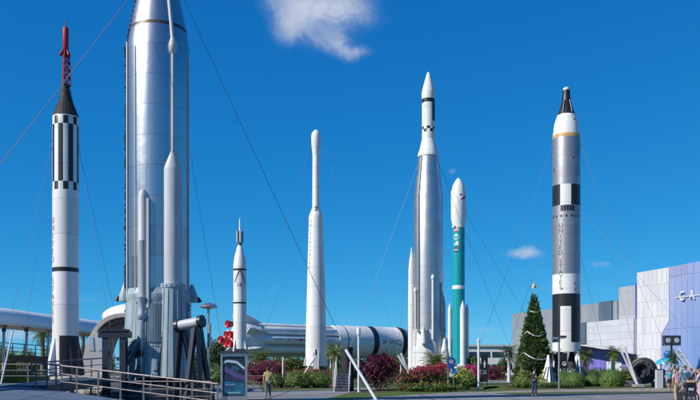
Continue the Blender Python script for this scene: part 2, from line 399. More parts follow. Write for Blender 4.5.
# clouds: soft lobes in sky direction (u = tan azimuth, v = tan elevation), torn by fractal noise
wr = nd(nt, 'ShaderNodeTexNoise', i_Scale=14.0, i_Detail=6.0, i_Roughness=0.6); L(cb.outputs['Vector'], wr.inputs['Vector'])
nz = nd(nt, 'ShaderNodeTexNoise', i_Scale=34.0, i_Detail=10.0, i_Roughness=0.68, i_Distortion=0.9); L(cb.outputs['Vector'], nz.inputs['Vector'])
nn = mth('ADD', mth('MULTIPLY', mth('SUBTRACT', wr.outputs['Fac'], 0.5), 1.6), mth('MULTIPLY', mth('SUBTRACT', nz.outputs['Fac'], 0.5), 1.9))
def lobe(px, py, a, b, g):
    du = mth('DIVIDE', mth('SUBTRACT', u, (px - CX) / F), a / F); dv = mth('DIVIDE', mth('SUBTRACT', v, (HY - py) / F), b / F)
    return mth('MULTIPLY', mth('POWER', 2.718, mth('MULTIPLY', mth('ADD', mth('MULTIPLY', du, du), mth('MULTIPLY', dv, dv)), -1.0)), g)
def lobesum(ls):
    tot = None
    for q in ls:
        e = lobe(*q); tot = e if tot is None else mth('ADD', tot, e)
    return tot
big = lobesum([(312, 4, 36, 26, 1.15), (290, 24, 17, 20, .85), (352, 12, 32, 17, .75), (330, 38, 22, 13, .66), (340, 48, 12, 9, .6), (350, 56, 11, 8, .62), (364, 51, 12, 6, .62), (270, -3, 14, 12, .45)])
small = lobesum([(523, 254, 20, 6, .85), (528, 249, 9, 6, .5), (452, 171, 7, 4, .55), (602, 264, 14, 4, .5)])
low = lobesum([(18, 334, 40, 7, .75), (70, 300, 30, 4, .35), (570, 288, 60, 6, .25), (480, 330, 40, 5, .4), (350, 320, 60, 4, .25)])
def mask(lb, lo, hi, k):
    r_ = nd(nt, 'ShaderNodeMapRange', interpolation_type='SMOOTHSTEP'); r_.inputs['From Min'].default_value = lo; r_.inputs['From Max'].default_value = hi
    L(mth('ADD', lb, mth('MULTIPLY', nn, mth('MINIMUM', mth('MULTIPLY', lb, k), 0.72))), r_.inputs['Value']); return r_.outputs['Result']
cm = mth('MAXIMUM', mth('MULTIPLY', mask(big, .1, 1.75, 1.1), 1.0), mth('MAXIMUM', mth('MULTIPLY', mask(small, .18, 1.1, 1.2), .62), mth('MULTIPLY', mask(low, .1, 1.0, 1.0), .55)))
cm = mth('MULTIPLY', cm, mth('GREATER_THAN', sp.outputs['Y'], 0.05))
cmix = nd(nt, 'ShaderNodeMix', data_type='RGBA'); cmix.inputs['B'].default_value = (5.0, 5.5, 6.6, 1)
L(cm, cmix.inputs['Factor']); L(skc.outputs['Color'], cmix.inputs['A']); L(cmix.outputs['Result'], bg.inputs['Color'])

scn.view_settings.view_transform = 'Standard'; scn.view_settings.look = 'None'
scn.view_settings.exposure = 0.2; scn.view_settings.gamma = 1.0; scn.view_settings.use_curve_mapping = False
scn.render.engine = 'CYCLES'

# ------------------------------------------------------------------ the ground
def sheet(name, poly, z, mat):
    mb = MB(); mb.add([(p[0], p[1], z) for p in poly], [tuple(range(len(poly)))]); o = mb.build(name, mat, sharp=None); return structure(o)
def gpoly(*px): return [gd(*q)[:2] for q in px]
sheet('ground', [(-2500, -600), (2500, -600), (2500, 4000), (-2500, 4000)], 0.0, 'earth')
sheet('plaza', [(-40, -20), (80, -20), (80, 57.5), (26, 58.5), (10.5, 52), (9, 60), (0, 74), (-9, 84), (-40, 84)], 0.004, 'road')
sheet('sidewalk', gpoly((462, 393.4), (520, 392.7), (600, 391.6), (720, 391.2), (720, 388.2), (660, 388.0), (560, 389.3), (520, 390.2), (470, 392.2)), 0.008, 'sidewalk')
sheet('road', gpoly((470, 383.2), (520, 382.7), (600, 384.6), (720, 385), (720, 381.2), (600, 380.6), (520, 379.9), (470, 380.2)), 0.008, 'road')
sheet('lawn', gpoly((328, 398.3), (345, 394), (400, 387), (475, 383.5), (494, 385.5), (500, 387.6), (470, 391.2), (400, 395.5), (342, 399.6))[::-1], 0.012, 'grass')
sheet('lawn', gpoly((482, 392.2), (532, 389.6), (540, 387.5), (505, 385.6), (484, 387.5)), 0.012, 'grass')
sheet('lawn', gpoly((535, 389.5), (600, 388.6), (657, 387.4), (657, 385.6), (600, 385.2), (535, 385.8)), 0.016, 'grass')
sheet('flower_bed', gpoly((505, 387.6), (545, 388.4), (634, 386.6), (626, 381.5), (508, 381.5)), 0.020, 'mulch')
sheet('lawn', gpoly((262, 391.2), (337, 389.4), (334, 380), (255, 380)), 0.010, 'grass')
sheet('flower_bed', gpoly((270, 389.3), (333, 387.8), (331, 381), (262, 381)), 0.016, 'mulch')
sheet('flower_bed', gpoly((350, 393.2), (400, 390.8), (478, 388.6), (474, 384.5), (402, 387.6), (358, 391)), 0.018, 'mulch')

# raised walkway round the left-hand rockets: one deck, one ramp up to the rocket, one ramp down to the plaza
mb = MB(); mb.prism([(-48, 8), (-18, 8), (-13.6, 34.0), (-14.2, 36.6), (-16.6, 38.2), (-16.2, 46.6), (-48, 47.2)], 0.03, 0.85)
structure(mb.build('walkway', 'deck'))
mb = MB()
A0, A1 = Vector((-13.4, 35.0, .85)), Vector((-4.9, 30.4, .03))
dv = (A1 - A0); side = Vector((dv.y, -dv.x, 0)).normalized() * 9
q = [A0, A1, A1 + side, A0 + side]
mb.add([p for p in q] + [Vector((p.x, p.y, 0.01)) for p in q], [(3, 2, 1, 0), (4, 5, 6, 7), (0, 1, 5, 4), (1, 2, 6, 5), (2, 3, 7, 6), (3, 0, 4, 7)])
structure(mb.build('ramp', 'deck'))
B0, B1 = at(47, 385.5, 37.2), at(107, 377.2, 45.0)
dv = (B1 - B0); side = Vector((-dv.y, dv.x, 0)).normalized() * 2.0
mb = MB(); q = [B0, B1, B1 + side, B0 + side]; dn = Vector((0, 0, -.42))
mb.add(q + [p + dn for p in q], [(0, 1, 2, 3), (7, 6, 5, 4), (0, 4, 5, 1), (1, 5, 6, 2), (2, 6, 7, 3), (3, 7, 4, 0)])
structure(mb.build('ramp', 'dkgrey'))
mb = MB(); mb.prism([(-16.0, 46.8), (-13.4, 45.3), (-11.2, 46.0), (-11, 60), (-20.4, 60), (-19.4, 53)], 0.02, 1.2)
structure(mb.build('terrace', 'concrete'))
sheet('lawn', [(-13, 36.5), (-6, 34), (-4, 44), (-10.8, 45.5)], 0.012, 'grass')

# ------------------------------------------------------------------ railings
def railing(label, pts, posts, h=1.07, rails=(1.0, .68, .38), rr=.026, pr=.03, curl=None, group='metal railings of the walkway'):
    pts = [Vector(p) for p in pts]; base = pts[0]
    t = thing('railing', label, 'railing', base, 0, group)
    seg = [0]
    for a, b in zip(pts, pts[1:]): seg.append(seg[-1] + (b - a).length)
    def along(d):
        for i in range(len(pts) - 1):
            if d <= seg[i + 1] + 1e-6: return pts[i].lerp(pts[i + 1], (d - seg[i]) / (seg[i + 1] - seg[i]))
        return pts[-1]
    for i in range(posts):
        p = along(seg[-1] * i / (posts - 1)) - base
        mb = MB(); mb.box(p + Vector((0, 0, h / 2 - .02)), (.07, .05, h - .05)); mb.box(p + Vector((0, 0, .008)), (.16, .16, .016)); mb.build('post', 'railm', t)
    for k, f in enumerate(rails):
        mb = MB(); line = [p - base + Vector((0, 0, h * f)) for p in pts]
        if curl is not None and k < 2:
            d = Vector(curl); line = [line[0] + d * .2 + Vector((0, 0, -.32)), line[0] + d * .9 + Vector((0, 0, -.30)), line[0] + d * 1.15 + Vector((0, 0, -.15)), line[0] + d * .8] + line
        mb.tube(line, rr * (1.35 if k == 0 else .85), 8); mb.build('rail', 'railm', t)
    return t
railing('long near railing sloping down to the right with a curled end', [A0 + Vector((0, 0, 0)), A1], 9, curl=(-.25, .1, 0))
railing('railing rising along the ramp to the striped black and white rocket', [B0, B1, Vector((-10.9, 47.0, 1.2))], 5)
railing('railing along the far left edge of the raised deck', [Vector((-30, 46.9, .85)), Vector((-16.3, 46.4, .85))], 8)
railing('short railing beside the plaza between the poster stand and the red hedge', [at(243, 391, 58), at(264, 391, 58)], 3, rails=(1.0, .6, .25))
railing('railing end panel next to the mushroom lamp post', [at(186, 401, 41), at(214, 401, 41)], 3)
railing('low railing around the foot of the big steel rocket', [Vector((-13.2, 37.6, .02)), Vector((-6.2, 36.6, .02))], 6)

P0, P1 = at(-40, 352, 70), at(51, 359, 72)
t = thing('footbridge', 'brown raised walkway slab under the white canopy at the left edge', 'footbridge', P0.xy.to_3d())
mb = MB(); mb.bar(P0 - Vector((0, 0, .3)), P1 - Vector((0, 0, .1)), 2.4, .55); mb.build('deck', 'bark', t, world=True)
for f in (.05, .5, .95):
    p = P0.lerp(P1, f); mb = MB(); mb.tube([(p.x, p.y, 0), (p.x, p.y, p.z - .4)], .2, 10); mb.build('support', 'dkgrey', t, world=True)
railing('railing on top of the brown raised walkway at the left edge', [P0 + Vector((0, -1, 0)), P1 + Vector((0, -1, 0))], 9, h=1.1)

# ------------------------------------------------------------------ rockets
def px_root(cx, Y, ybase, label, kind='rocket'):
    """an upright rocket at photo column cx; its local -y looks at the viewer"""
    b = at(cx, ybase, Y)
    t = thing('rocket', label, 'rocket', b, math.atan2(-b.y, -b.x) + PI / 2, 'rockets on show in the garden')
    ca = math.cos(math.atan2(b.x, b.y)); k = Y / F
    z = lambda py: (ybase - py) * k
    r = lambda hw: hw * k * ca
    return t, z, r
FR = 1.5 * PI                                    # angle that faces the viewer
def guy(t, a, b, rad=.022, mat='cable'):
    a, b = Vector(a), Vector(b); rad *= .68
    mb = MB(); n = 8; sag = (a - b).length * .006
    mb.tube([a.lerp(b, i / n) - Vector((0, 0, 4 * sag * (i / n) * (1 - i / n))) for i in range(n + 1)], rad, 5)
    return mb.build('guy_wire', mat, t, world=True)
def ring_at(t, phi, r, z): return root_matrix(t) @ Vector((r * math.cos(FR + phi), r * math.sin(FR + phi), z))

# --- 1 slender white rocket with striped neck, black capsule and red tower (left)
t, z, r = px_root(65.7, 54, 375.5, 'slender white rocket with black and white stripes, black capsule and red escape tower')
T1 = t; rb = r(13.4)
mb = MB()
def redstone_m(zs):
    def f(i, th):
        k = int(((th - FR) / (2 * PI) * 16 + 32.5)) % 2
        return zs[i] if isinstance(zs[i], int) else (k if zs[i] == 'a' else 1 - k)
    return f
zl = [(z(336), rb, 0), (z(272.6), rb, 1), (z(268.2), rb, 0), (z(191.5), rb, 'b'), (z(183.5), rb, 'a'), (z(126.5), rb, 'b'), (z(118.5), rb, 0), (z(117), rb * .97, 0)]
mb.lathe([(a, b) for a, b, c in zl], 64, redstone_m([c for a, b, c in zl]))
mb.build('body', ['white', 'black'], t)
mb = MB(); text_cyl(mb, 'UNITED', rb, FR - R(70), z(222), r(9), r(8.2)); text_cyl(mb, 'STATES', rb, FR - R(70), z(282), r(9), r(8.2)); mb.build('lettering', 'redtext', t)
mb = MB(); mb.lathe([(z(117.2), r(13.4)), (z(115.5), r(13.2)), (z(109), r(10)), (z(103), r(7.5)), (z(97), r(5.9)), (z(91), r(5.4)), (z(90.5), r(4.4)), (z(86), r(4.2)), (z(85), r(3.2))], 40)
for i in range(24):
    a = 2 * PI * i / 24
    mb.tube([(r(13.2) * math.cos(a), r(13.2) * math.sin(a), z(115.8)), (r(7.5) * math.cos(a), r(7.5) * math.sin(a), z(103)), (r(5.9) * math.cos(a), r(5.9) * math.sin(a), z(97))], .014, 5)
mb.build('capsule', 'blackm', t)
mb = MB(); P = lambda a, hw, py: Vector((r(hw) * math.cos(a), r(hw) * math.sin(a), z(py)))
legs = [FR - R(20) + i * 2 * PI / 3 for i in range(3)]
for a in legs: mb.tube([P(a, 4.9, 86), P(a, 3.7, 52)], .045, 6)
lv = [86, 78, 70.5, 63.5, 57, 52]
for k in range(len(lv) - 1):
    h0 = 4.9 + (3.7 - 4.9) * (86 - lv[k]) / 34; h1 = 4.9 + (3.7 - 4.9) * (86 - lv[k + 1]) / 34
    for i in range(3):
        a, b = legs[i], legs[(i + 1) % 3]
        mb.tube([P(a, h0, lv[k]), P(b, h1, lv[k + 1])], .03, 5); mb.tube([P(b, h0, lv[k]), P(a, h1, lv[k + 1])], .03, 5); mb.tube([P(a, h1, lv[k + 1]), P(b, h1, lv[k + 1])], .03, 5)
mb.build('escape_tower', 'red', t)
mb = MB(); mb.lathe([(z(51), r(2.4)), (z(50), r(3.1)), (z(29), r(3.1)), (z(27.8), r(2.6))], 24); mb.build('escape_motor', 'red', t)
for i in range(3):
    a = legs[i] + PI / 3; mb = MB(); mb.tube([P(a, 1.6, 49), P(a, 5.2, 56)], [r(1.0), r(1.9)], 10); mb.build('nozzle', 'red', t)
mb = MB(); mb.tube([(0, 0, z(28)), (0, 0, z(20))], .035, 6); mb.build('aerial', 'red', t)
mb = MB(); mb.lathe([(z(375), rb * 1.02), (z(336), rb * 1.003)], 64, lambda i, th: 1 if ((th - FR + PI) % (2 * PI)) - PI > R(-30) else 0); mb.build('tail_section', ['white', 'black'], t)
for a, m_ in ((FR - R(62), 'white'), (FR + R(28), 'black'), (FR + R(118), 'black'), (FR + R(208), 'white')):
    mb = MB(); X = Vector((math.cos(a), math.sin(a), 0)); Y_ = Vector((-X.y, X.x, 0))
    M4 = Matrix((X, Y_, Vector((0, 0, 1)))).transposed().to_4x4()
    mb.plate([(rb * .9, z(375.2)), (r(20.5), z(375.2)), (r(19.6), z(366)), (rb * .98, z(337))], .34, M4); mb.build('fin', m_, t)
mb = MB(); mb.lathe([(-.1, rb * 1.3), (0.02, rb * 1.2)], 32); mb.build('pedestal', 'dkgrey', t)
for (phi, py, ex, ey, eY) in ((-70, 140, 3, 352, 52), (-60, 140, 22, 352, 58), (70, 142, 118, 372, 52), (60, 142, 128, 372, 56)):
    guy(t, ring_at(t, R(phi), rb, z(py)), at(ex, ey, eY), .014)

# --- 2 the big steel rocket (foreground left)
t, z, r = px_root(158.8, 40.6, 377, 'huge bare stainless steel rocket with pale pods, nearest one, cut off at top')
T2 = t; rb = r(31.2)
mb = MB()
pf = [(z(290), rb), (z(200), rb), (z(100), rb), (z(47.5), rb), (z(46.5), rb * .99), (z(34.5), r(29.0)), (z(31), r(28.4)), (z(0), r(21.8)), (z(-30), r(16.5)), (z(-62), r(14.5)), (z(-110), r(14.0))]
mb.lathe(pf, 96, lambda i, th: 1 if i == 5 else 0, cap=False); mb.build('tank', ['steel', 'brownweld'], t)
mb = MB(); mb.lathe([(z(-110), r(14.4)), (z(-150), r(13)), (z(-165), r(7)), (z(-185), r(5)), (z(-190), .05)], 40); mb.build('capsule', 'blackm', t)
def on(phi, hw, py): return Vector((r(hw) * math.cos(FR + R(phi)), r(hw) * math.sin(FR + R(phi)), z(py)))
# cable duct with fittings: along the cone, then the cylinder, into the long pod
mb = MB(); ph = 25
mb.tube([on(ph, 16.5, -35), on(ph, 22.3, 0), on(ph, 29.3, 36), on(ph, 32, 50)], r(2.0), 12)
mb.tube([on(ph, 32.2, 62), on(ph, 32.2, 158)], r(1.5), 10)
mb.lathe([(z(63), r(1.6)), (z(60), r(4.0)), (z(54), r(4.2)), (z(48), r(2.2))], 16, 0, (on(ph, 32.2, 50).x, on(ph, 32.2, 50).y, 0))
mb.build('cable_duct', 'greyp', t)
mb = MB(); c = on(27, 29.5, 200)
mb.lathe([(z(306), r(9.6)), (z(176), r(9.6)), (z(173.5), r(9.3)), (z(160), r(4)), (z(152), r(1.8))], 28, 0, (c.x, c.y, 0)); mb.build('equipment_pod', 'greyp', t)
mb = MB(); c = on(-29, 31.5, 200)
mb.lathe([(z(316), r(4.7)), (z(246.5), r(4.7)), (z(246), r(5.0)), (z(245), r(5.0)), (z(244.5), r(4.7)), (z(202), r(4.7)), (z(198), r(3.6)), (z(195.5), r(1.2))], 20, 0, (c.x, c.y, 0))
mb.patch(z(310), z(205), FR - R(28) + .13, FR - R(28) + .2, rb + .05, .1, 0); mb.build('fuel_line_fairing', 'greyp', t)
# left cable tray: rail with many brackets along the limb
mb = MB(); a = FR - R(83)
mb.patch(z(300), z(48), a - .018, a + .018, rb, .10, 1)
for i in range(56):
    py = 52 + i * 4.3
    mb.patch(z(py + rnd.choice((1.2, 2.6, 3.4, 4.3))), z(py), a - .05, a + .05, rb, rnd.uniform(.1, .16), 0)
mb.tube([on(-84, 21.8, 0), on(-84, 28.6, 32), on(-84, 31.6, 47)], .05, 6)
for i in range(9): mb.ball(on(-84, 21.8 + .21 * i * 4.9, i * 4.9), .09, 0, 8)
mb.build('cable_tray', ['blackm', 'dkgrey'], t)
mb = MB(); mb.tube([on(-76, 32.2, 48), on(-76, 32.2, 300)], .055, 6); mb.tube([on(68, 31.6, 60), on(68, 31.6, 300)], .05, 8); mb.tube([on(-46, 31.6, 0 + 56), on(-46, 31.6, 292)], .03, 6); mb.build('conduit', 'greyp', t)
# engine skirt
mb = MB(); rs = lambda py: r(32.3 + max(0, py - 300) * .03)
mb.lathe([(z(377), rs(377)), (z(340), rs(340)), (z(303), rs(303)), (z(301.5), rs(300) * 1.025), (z(296), rs(300) * 1.025), (z(295), rs(300)), (z(290), rb * 1.002)], 96)
for i in range(12):
    a0 = FR + R(-21 + i * 2.7); mb.patch(z(343), z(306), a0, a0 + R(1.1), rs(343), .06, 0, 2, rs(306))
mb.patch(z(377), z(306), FR - R(76), FR - R(24), rs(377), .06, 0, 10, rs(306))
mb.patch(z(343), z(304), FR - R(74), FR - R(40), rs(343), .08, 0, 8, rs(304))
for a in (-70, -48, -22, 62): mb.patch(z(376), z(304), FR + R(a), FR + R(a + 1), rs(376), .09, 0, 2, rs(304))
for k in range(40):
    a = FR + R(-84 + 4.3 * k)
    for py in (301.0, 305.5, 346.5, 374): mb.ball((rs(py) * 1.004 * math.cos(a), rs(py) * 1.004 * math.sin(a), z(py)), .035, 0, 6)
for (ph_, py, dw, dh) in ((-66, 312, 7, 9), (-52, 326, 6, 12), (-64, 366, 9, 12), (-45, 366, 8, 14), (-10, 360, 7, 10), (-14, 350, 5, 4), (56, 312, 6, 8), (58, 345, 5, 20)):
    mb.patch(z(py + dh), z(py), FR + R(ph_), FR + R(ph_ + dw), rs(py + dh), .07, 0, 4, rs(py))
for ph_ in (-36, -33, 52): mb.tube([on(ph_, 33.4, 305), on(ph_, 33.6, 340), on(ph_ + 2, 34.2, 374)], .045, 6)
mb.build('engine_skirt', 'skirt', t)
mb = MB(); c = on(27, 29.5, 200)
for k in range(18):
    a = 2 * PI * k / 18; mb.ball((c.x + r(12.7) * math.cos(a), c.y + r(12.7) * math.sin(a), z(288.5)), .04, 0, 6)
for k in range(-2, 3):
    a = FR + .38 * k; mb.tube([(c.x + r(12) * math.cos(a), c.y + r(12) * math.sin(a), z(292)), (c.x + r(14.05) * math.cos(a), c.y + r(14.05) * math.sin(a), z(340)), (c.x + r(16.05) * math.cos(a), c.y + r(16.05) * math.sin(a), z(376))], .025, 5)
mb.lathe([(z(377), r(16)), (z(340), r(14)), (z(303), r(12.2)), (z(291), r(11.8)), (z(290.5), r(12.6)), (z(286.5), r(12.6)), (z(286), r(9.7))], 36, 0, (c.x, c.y, 0)); mb.build('booster_fairing', 'skirt', t)
mb = MB()
for k in range(15):
    y0 = 303 + 5 * k; a0 = FR + R(13 - .85 * k); mb.patch(z(y0 + 5.2), z(y0), a0 - R(3.2), a0 + R(3.2), rs(y0 + 5), .12, 0, 3, rs(y0))
mb.build('access_strip', 'navysteel', t)
mb = MB(); mb.patch(z(357), z(351), FR - R(75), FR - R(25), rs(357), .1, 0, 8, rs(351)); mb.build('access_strip', 'navysteel', t)
mb = MB(); c = on(-29, 33.8, 320)
mb.lathe([(z(349), r(3)), (z(342), r(4.6)), (z(322), r(2.8)), (z(320), r(4.4)), (z(316), r(4.6)), (z(314), r(3.2)), (z(304), r(3.6)), (z(300), r(4.7))], 16, 0, (c.x, c.y, 0)); mb.build('line_fitting', 'skirt', t)
for ph in (-88, 86):
    mb = MB(); c = on(ph, 33.5, 295)
    mb.lathe([(z(302), r(6.2)), (z(296), r(6.0)), (z(284), r(1.2))], 16, 0, c.xy.to_3d()); mb.build('vernier_fairing', 'skirt', t)
    mb = MB(); d = on(ph, 1, 0).xy.to_3d(); d.normalize(); p = on(ph, 36, 297)
    mb.tube([p, p + d * r(4.2) + Vector((0, 0, -r(1.2)))], [r(1.6), r(1.6)], 10); mb.tube([p + d * r(4) + Vector((0, 0, -r(.4))), p + d * r(5.6) + Vector((0, 0, -r(5.0)))], [r(1.3), r(2.5)], 12); mb.build('vernier_nozzle', 'navysteel', t)
for ph in (40, 160, 280):
    mb = MB(); c = on(ph, 14, 377); mb.lathe([(-1.15, r(12)), (-.7, r(9.5)), (-.1, r(6)), (.3, r(5))], 24, 0, (c.x, c.y, 0)); mb.build('engine_nozzle', 'navysteel', t)
# its cables; the right one runs to the pale strut by the stairs
guy(t, at(160, -54, 40), at(346.6, 349.8, 43.2), .021)
guy(t, at(139, -15, 40), at(-190, 402, 37), .024, 'cablep')
guy(t, at(150, 40, 39.0), at(141, 372, 36.5), .012)
guy(t, at(190, 150, 40.4), at(222, 345, 46), .014)

# --- 3 small rocket with striped drum on top
t, z, r = px_root(239.9, 118, 354.5, 'small white rocket with a spinning drum and needle tip behind the poster stand')
rb = r(6.5)
mb = MB()
pf = [(z(354), rb, 0), (z(304), rb, 1), (z(302.3), rb, 0), (z(271), rb, 1), (z(269), rb * 1.02, 0), (z(265), rb * 1.02, 0), (z(258), r(5.6), 0), (z(247), r(2.9), 0), (z(245.5), r(2.3), 1), (z(243.5), r(2.3), 0), (z(242.5), r(2), 0)]
mb.lathe([(a, b) for a, b, c in pf], 40, lambda i, th: pf[i][2]); mb.build('body', ['white', 'black'], t)
mb = MB()
for sg in (-1, 1):
    for k in range(6):
        a0 = sg * (.05 + .14 * k); py0 = 271 + k * 2.0; mb.patch(z(py0 + 2.2), z(py0), FR + min(a0, a0 + sg * .17), FR + max(a0, a0 + sg * .17), rb, .012, 0, 2)
text_cyl(mb, 'UE', rb, FR, z(285.5), r(4.6)); mb.build('markings', 'black', t)
mb = MB(); mb.lathe([(z(242.6), r(3.3)), (z(231.5), r(3.3)), (z(231), r(2.8))], 32, lambda i, th: int((th - FR) / (2 * PI) * 8 + 16.3) % 2); mb.build('spin_drum', ['white', 'black'], t)
mb = MB(); mb.lathe([(z(231), r(.95)), (z(221), r(.8)), (z(217.5), .02)], 12); mb.build('satellite_probe', 'white', t)
for k in range(4):
    a = FR + R(45 + 90 * k); mb = MB(); X = Vector((math.cos(a), math.sin(a), 0)); M4 = Matrix((X, Vector((-X.y, X.x, 0)), Vector((0, 0, 1)))).transposed().to_4x4()
    mb.plate([(rb * .9, z(354)), (r(9), z(354)), (r(9), z(349)), (rb * .98, z(338))], .15, M4); mb.build('fin', 'white', t)
mb = MB(); mb.lathe([(z(351.0) - .9, r(6)), (0.02, r(6.2))], 24)
for k in range(4):
    a = R(45 + 90 * k); mb.tube([(r(5.5) * math.cos(a), r(5.5) * math.sin(a), -.3), (r(8) * math.cos(a), r(8) * math.sin(a), -3.6)], .14, 8)
mb.build('launch_stand', 'navysteel', t)

# --- 4 white bottle shaped rocket
t, z, r = px_root(316.0, 95, 367, 'all white bottle shaped rocket with a slim neck and bulbous tip')
mb = MB()
def bot(py): return 7.1 + (10.4 - 7.1) * (py - 216) / (340 - 216) if py < 340 else 10.4 + (py - 340) * .01
mb.lathe([(z(366), r(bot(366)))] + [(z(py), r(bot(py))) for py in (350, 340, 320, 300, 280, 260, 240, 225, 217)] + [(z(215.5), r(6.9)), (z(208), r(3.8))], 48); mb.build('booster', 'white', t)
mb = MB(); mb.lathe([(z(208.2), r(3.75)), (z(170), r(3.55)), (z(156), r(3.5))], 36); mb.build('upper_stage', 'white', t)
mb = MB(); mb.lathe([(z(156.2), r(3.5)), (z(150), r(4.0)), (z(143), r(4.75)), (z(136), r(4.75)), (z(133.5), r(4.3)), (z(131), r(2.4)), (z(129.6), .04)], 36); mb.build('payload_fairing', 'white', t)
mb = MB(); text_cyl(mb, 'UNITEDSTATES', lambda q: r(7.1) + (r(10.4) - r(7.1)) * (z(216) - q) / (z(216) - z(340)), FR - R(48), z(222), r(3.6), r(4.2)); mb.build('lettering', 'darktext', t)
mb = MB(); mb.ball((0, 0, 0), .01, 0, 6)
for (da, py) in ((-.2, 207.5), (.12, 208.8), (-.05, 210.5), (.28, 206.8)): mb.patch(z(py + 1.4), z(py), FR + da - .12, FR + da + .12, r(4.2 + (py - 208) * .38), .05, 0, 3)
mb.build('emblem', 'darktext', t)
for k in range(4):
    a = FR + R(20 + 90 * k); mb = MB(); X = Vector((math.cos(a), math.sin(a), 0)); M4 = Matrix((X, Vector((-X.y, X.x, 0)), Vector((0, 0, 1)))).transposed().to_4x4()
    mb.plate([(r(9.9), z(366)), (r(13), z(366)), (r(12.4), z(361)), (r(10), z(354))], .15, M4); mb.build('fin', 'white', t)
mb = MB(); mb.box((0, -r(11.5), z(361)), (.7, .5, 2.0)); mb.ball((0, -r(13.5), z(350.5)), .12, 1); mb.tube([(0, -r(13.5), z(351)), (0, -r(12), z(366))], .1, 8, 1); mb.build('umbilical_box', ['white2', 'dkgrey'], t)
mb = MB(); mb.lathe([(-1.6, r(12)), (-.05, r(11.2))], 12); mb.build('launch_stand', 'bark', t)
for a_, b_ in (((306, 368), (305, 368)),): pass
guy(t, at(312.5, 138, 94.8), at(240, 372, 92), .022, 'cablel'); guy(t, at(319, 140, 94.8), at(410, 372, 92), .018); guy(t, at(309, 215, 94.5), at(248, 372, 105), .022, 'cablel')

# --- 5 steel rocket with white upper stage (centre right)
t, z, r = px_root(428.4, 86, 371.5, 'tall bare steel rocket with a checkered white upper stage, beside the teal rocket')
rb = r(14.7)
mb = MB(); mb.lathe([(z(331), rb), (z(262), rb), (z(196.5), rb), (z(195.5), rb * .985), (z(156.5), r(9.9)), (z(155), r(9.8))], 64, cap=False); mb.build('tank', 'steel2', t)
mb = MB(); mb.lathe([(z(157), r(10.6)), (z(154), r(10.6)), (z(150), r(8.9)), (z(141), r(6.9)), (z(140), r(6.6))], 48); mb.build('interstage', 'white', t)
mb = MB(); pf = [(z(140), r(6.5), 0), (z(133), r(6.5), 'a'), (z(130), r(6.5), 'b'), (z(127.3), r(6.5), 0), (z(122), r(6.5), 's'), (z(103.5), r(6.5), 1), (z(99.5), r(6.5), 0), (z(96), r(6.9), 0), (z(92), r(6.7), 0)]
def agm(i, th):
    c = pf[i][2]; k = int((th - FR) / (2 * PI) * 12 + 24.5) % 2
    if c == 'a': return k
    if c == 'b': return 1 - k
    if c == 's':
        d = ((th - FR + PI) % (2 * PI)) - PI
        return 1 if R(40) < d < R(90) else 0
    return c
mb.lathe([(a, b) for a, b, c in pf], 48, agm); text_cyl(mb, 'UNITED', r(6.5), FR - R(30), z(106.5), r(3.2), r(3.1), 2); mb.build('upper_stage', ['white', 'black', 'greyp'], t)
mb = MB(); mb.lathe([(z(92), r(6.7)), (z(84), r(4.6)), (z(76), r(2.3)), (z(73), r(1.3)), (z(72), .03)], 36); mb.build('nose_cone', 'white', t)
mb = MB(); mb.lathe([(z(371), r(16.4)), (z(352), r(16)), (z(333), r(15.2)), (z(330), r(14.9))], 64)
mb.lathe([(z(353.2), r(16.15)), (z(352.2), r(16.15))], 64, 1)
mb.build('engine_skirt', ['white2', 'greyp'], t)
mb = MB()
a = FR - R(38); mb.patch(z(332), z(158), a - .03, a + .03, rb, .03, 0, 2, r(10)) if False else None
for (ph, y0, y1, q) in ((-38, 331, 196, .05),): mb.patch(z(y0), z(y1), FR + R(ph) - .05, FR + R(ph) + .05, rb, q, 0)
mb.patch(z(196), z(157), FR - R(38) - .05, FR - R(38) + .05, rb, .05, 0, 3, r(10)); mb.build('cable_tray', 'brownweld', t)
def on(phi, hw, py): return Vector((r(hw) * math.cos(FR + R(phi)), r(hw) * math.sin(FR + R(phi)), z(py)))
for (ph, hw, y0, y1, rr) in ((17, 15.6, 340, 276, 1.2), (56, 15.4, 335, 283, .8), (-55, 15.6, 345, 288, 1.3)):
    mb = MB(); c = on(ph, hw, 0); mb.lathe([(z(y0), r(rr)), (z(y1 + 5), r(rr)), (z(y1 + 4.5), r(rr * 1.5)), (z(y1 + 2), r(rr * 1.5)), (z(y1), r(rr * .4))], 12, 0, (c.x, c.y, 0)); mb.build('fuel_line_fairing', 'white2', t)
mb = MB(); c = on(-92, 17, 0); mb.lathe([(z(371), r(3.4)), (z(312), r(3.4)), (z(270), r(3.1)), (z(262), r(2.5)), (z(247), r(.3))], 20, 0, (c.x, c.y, 0)); mb.build('equipment_pod', 'white', t)
mb = MB(); c = on(68, 14.5, 0); mb.lathe([(z(338), r(3.7)), (z(306), r(3.6)), (z(300), r(2.9)), (z(291), r(.5))], 20, 0, (c.x, c.y, 0)); mb.build('equipment_pod', 'greyp', t)
for ph, hw in ((58, 19), (-15, 18.5)):
    mb = MB(); c = on(ph, hw, 0)
    mb.lathe([(z(371), r(6.4)), (z(362), r(5.6)), (z(350), r(3.6)), (z(339), r(1.2))], 24, 0, (c.x, c.y, 0)) if ph > 0 else mb.lathe([(z(344), r(3.4)), (z(337), r(2.6)), (z(326), r(.5))], 16, 0, (c.x, c.y, 0))
    mb.build('engine_fairing', 'white2', t)
for ph in (-12, -38, 66):
    mb = MB(); p = on(ph, 17.5, 331); mb.ball(p, r(1.7), 0); mb.ball(p + Vector((0, -.05, .05)), r(1.1), 1); mb.build('vernier_nozzle', ['white2', 'blackm'], t)
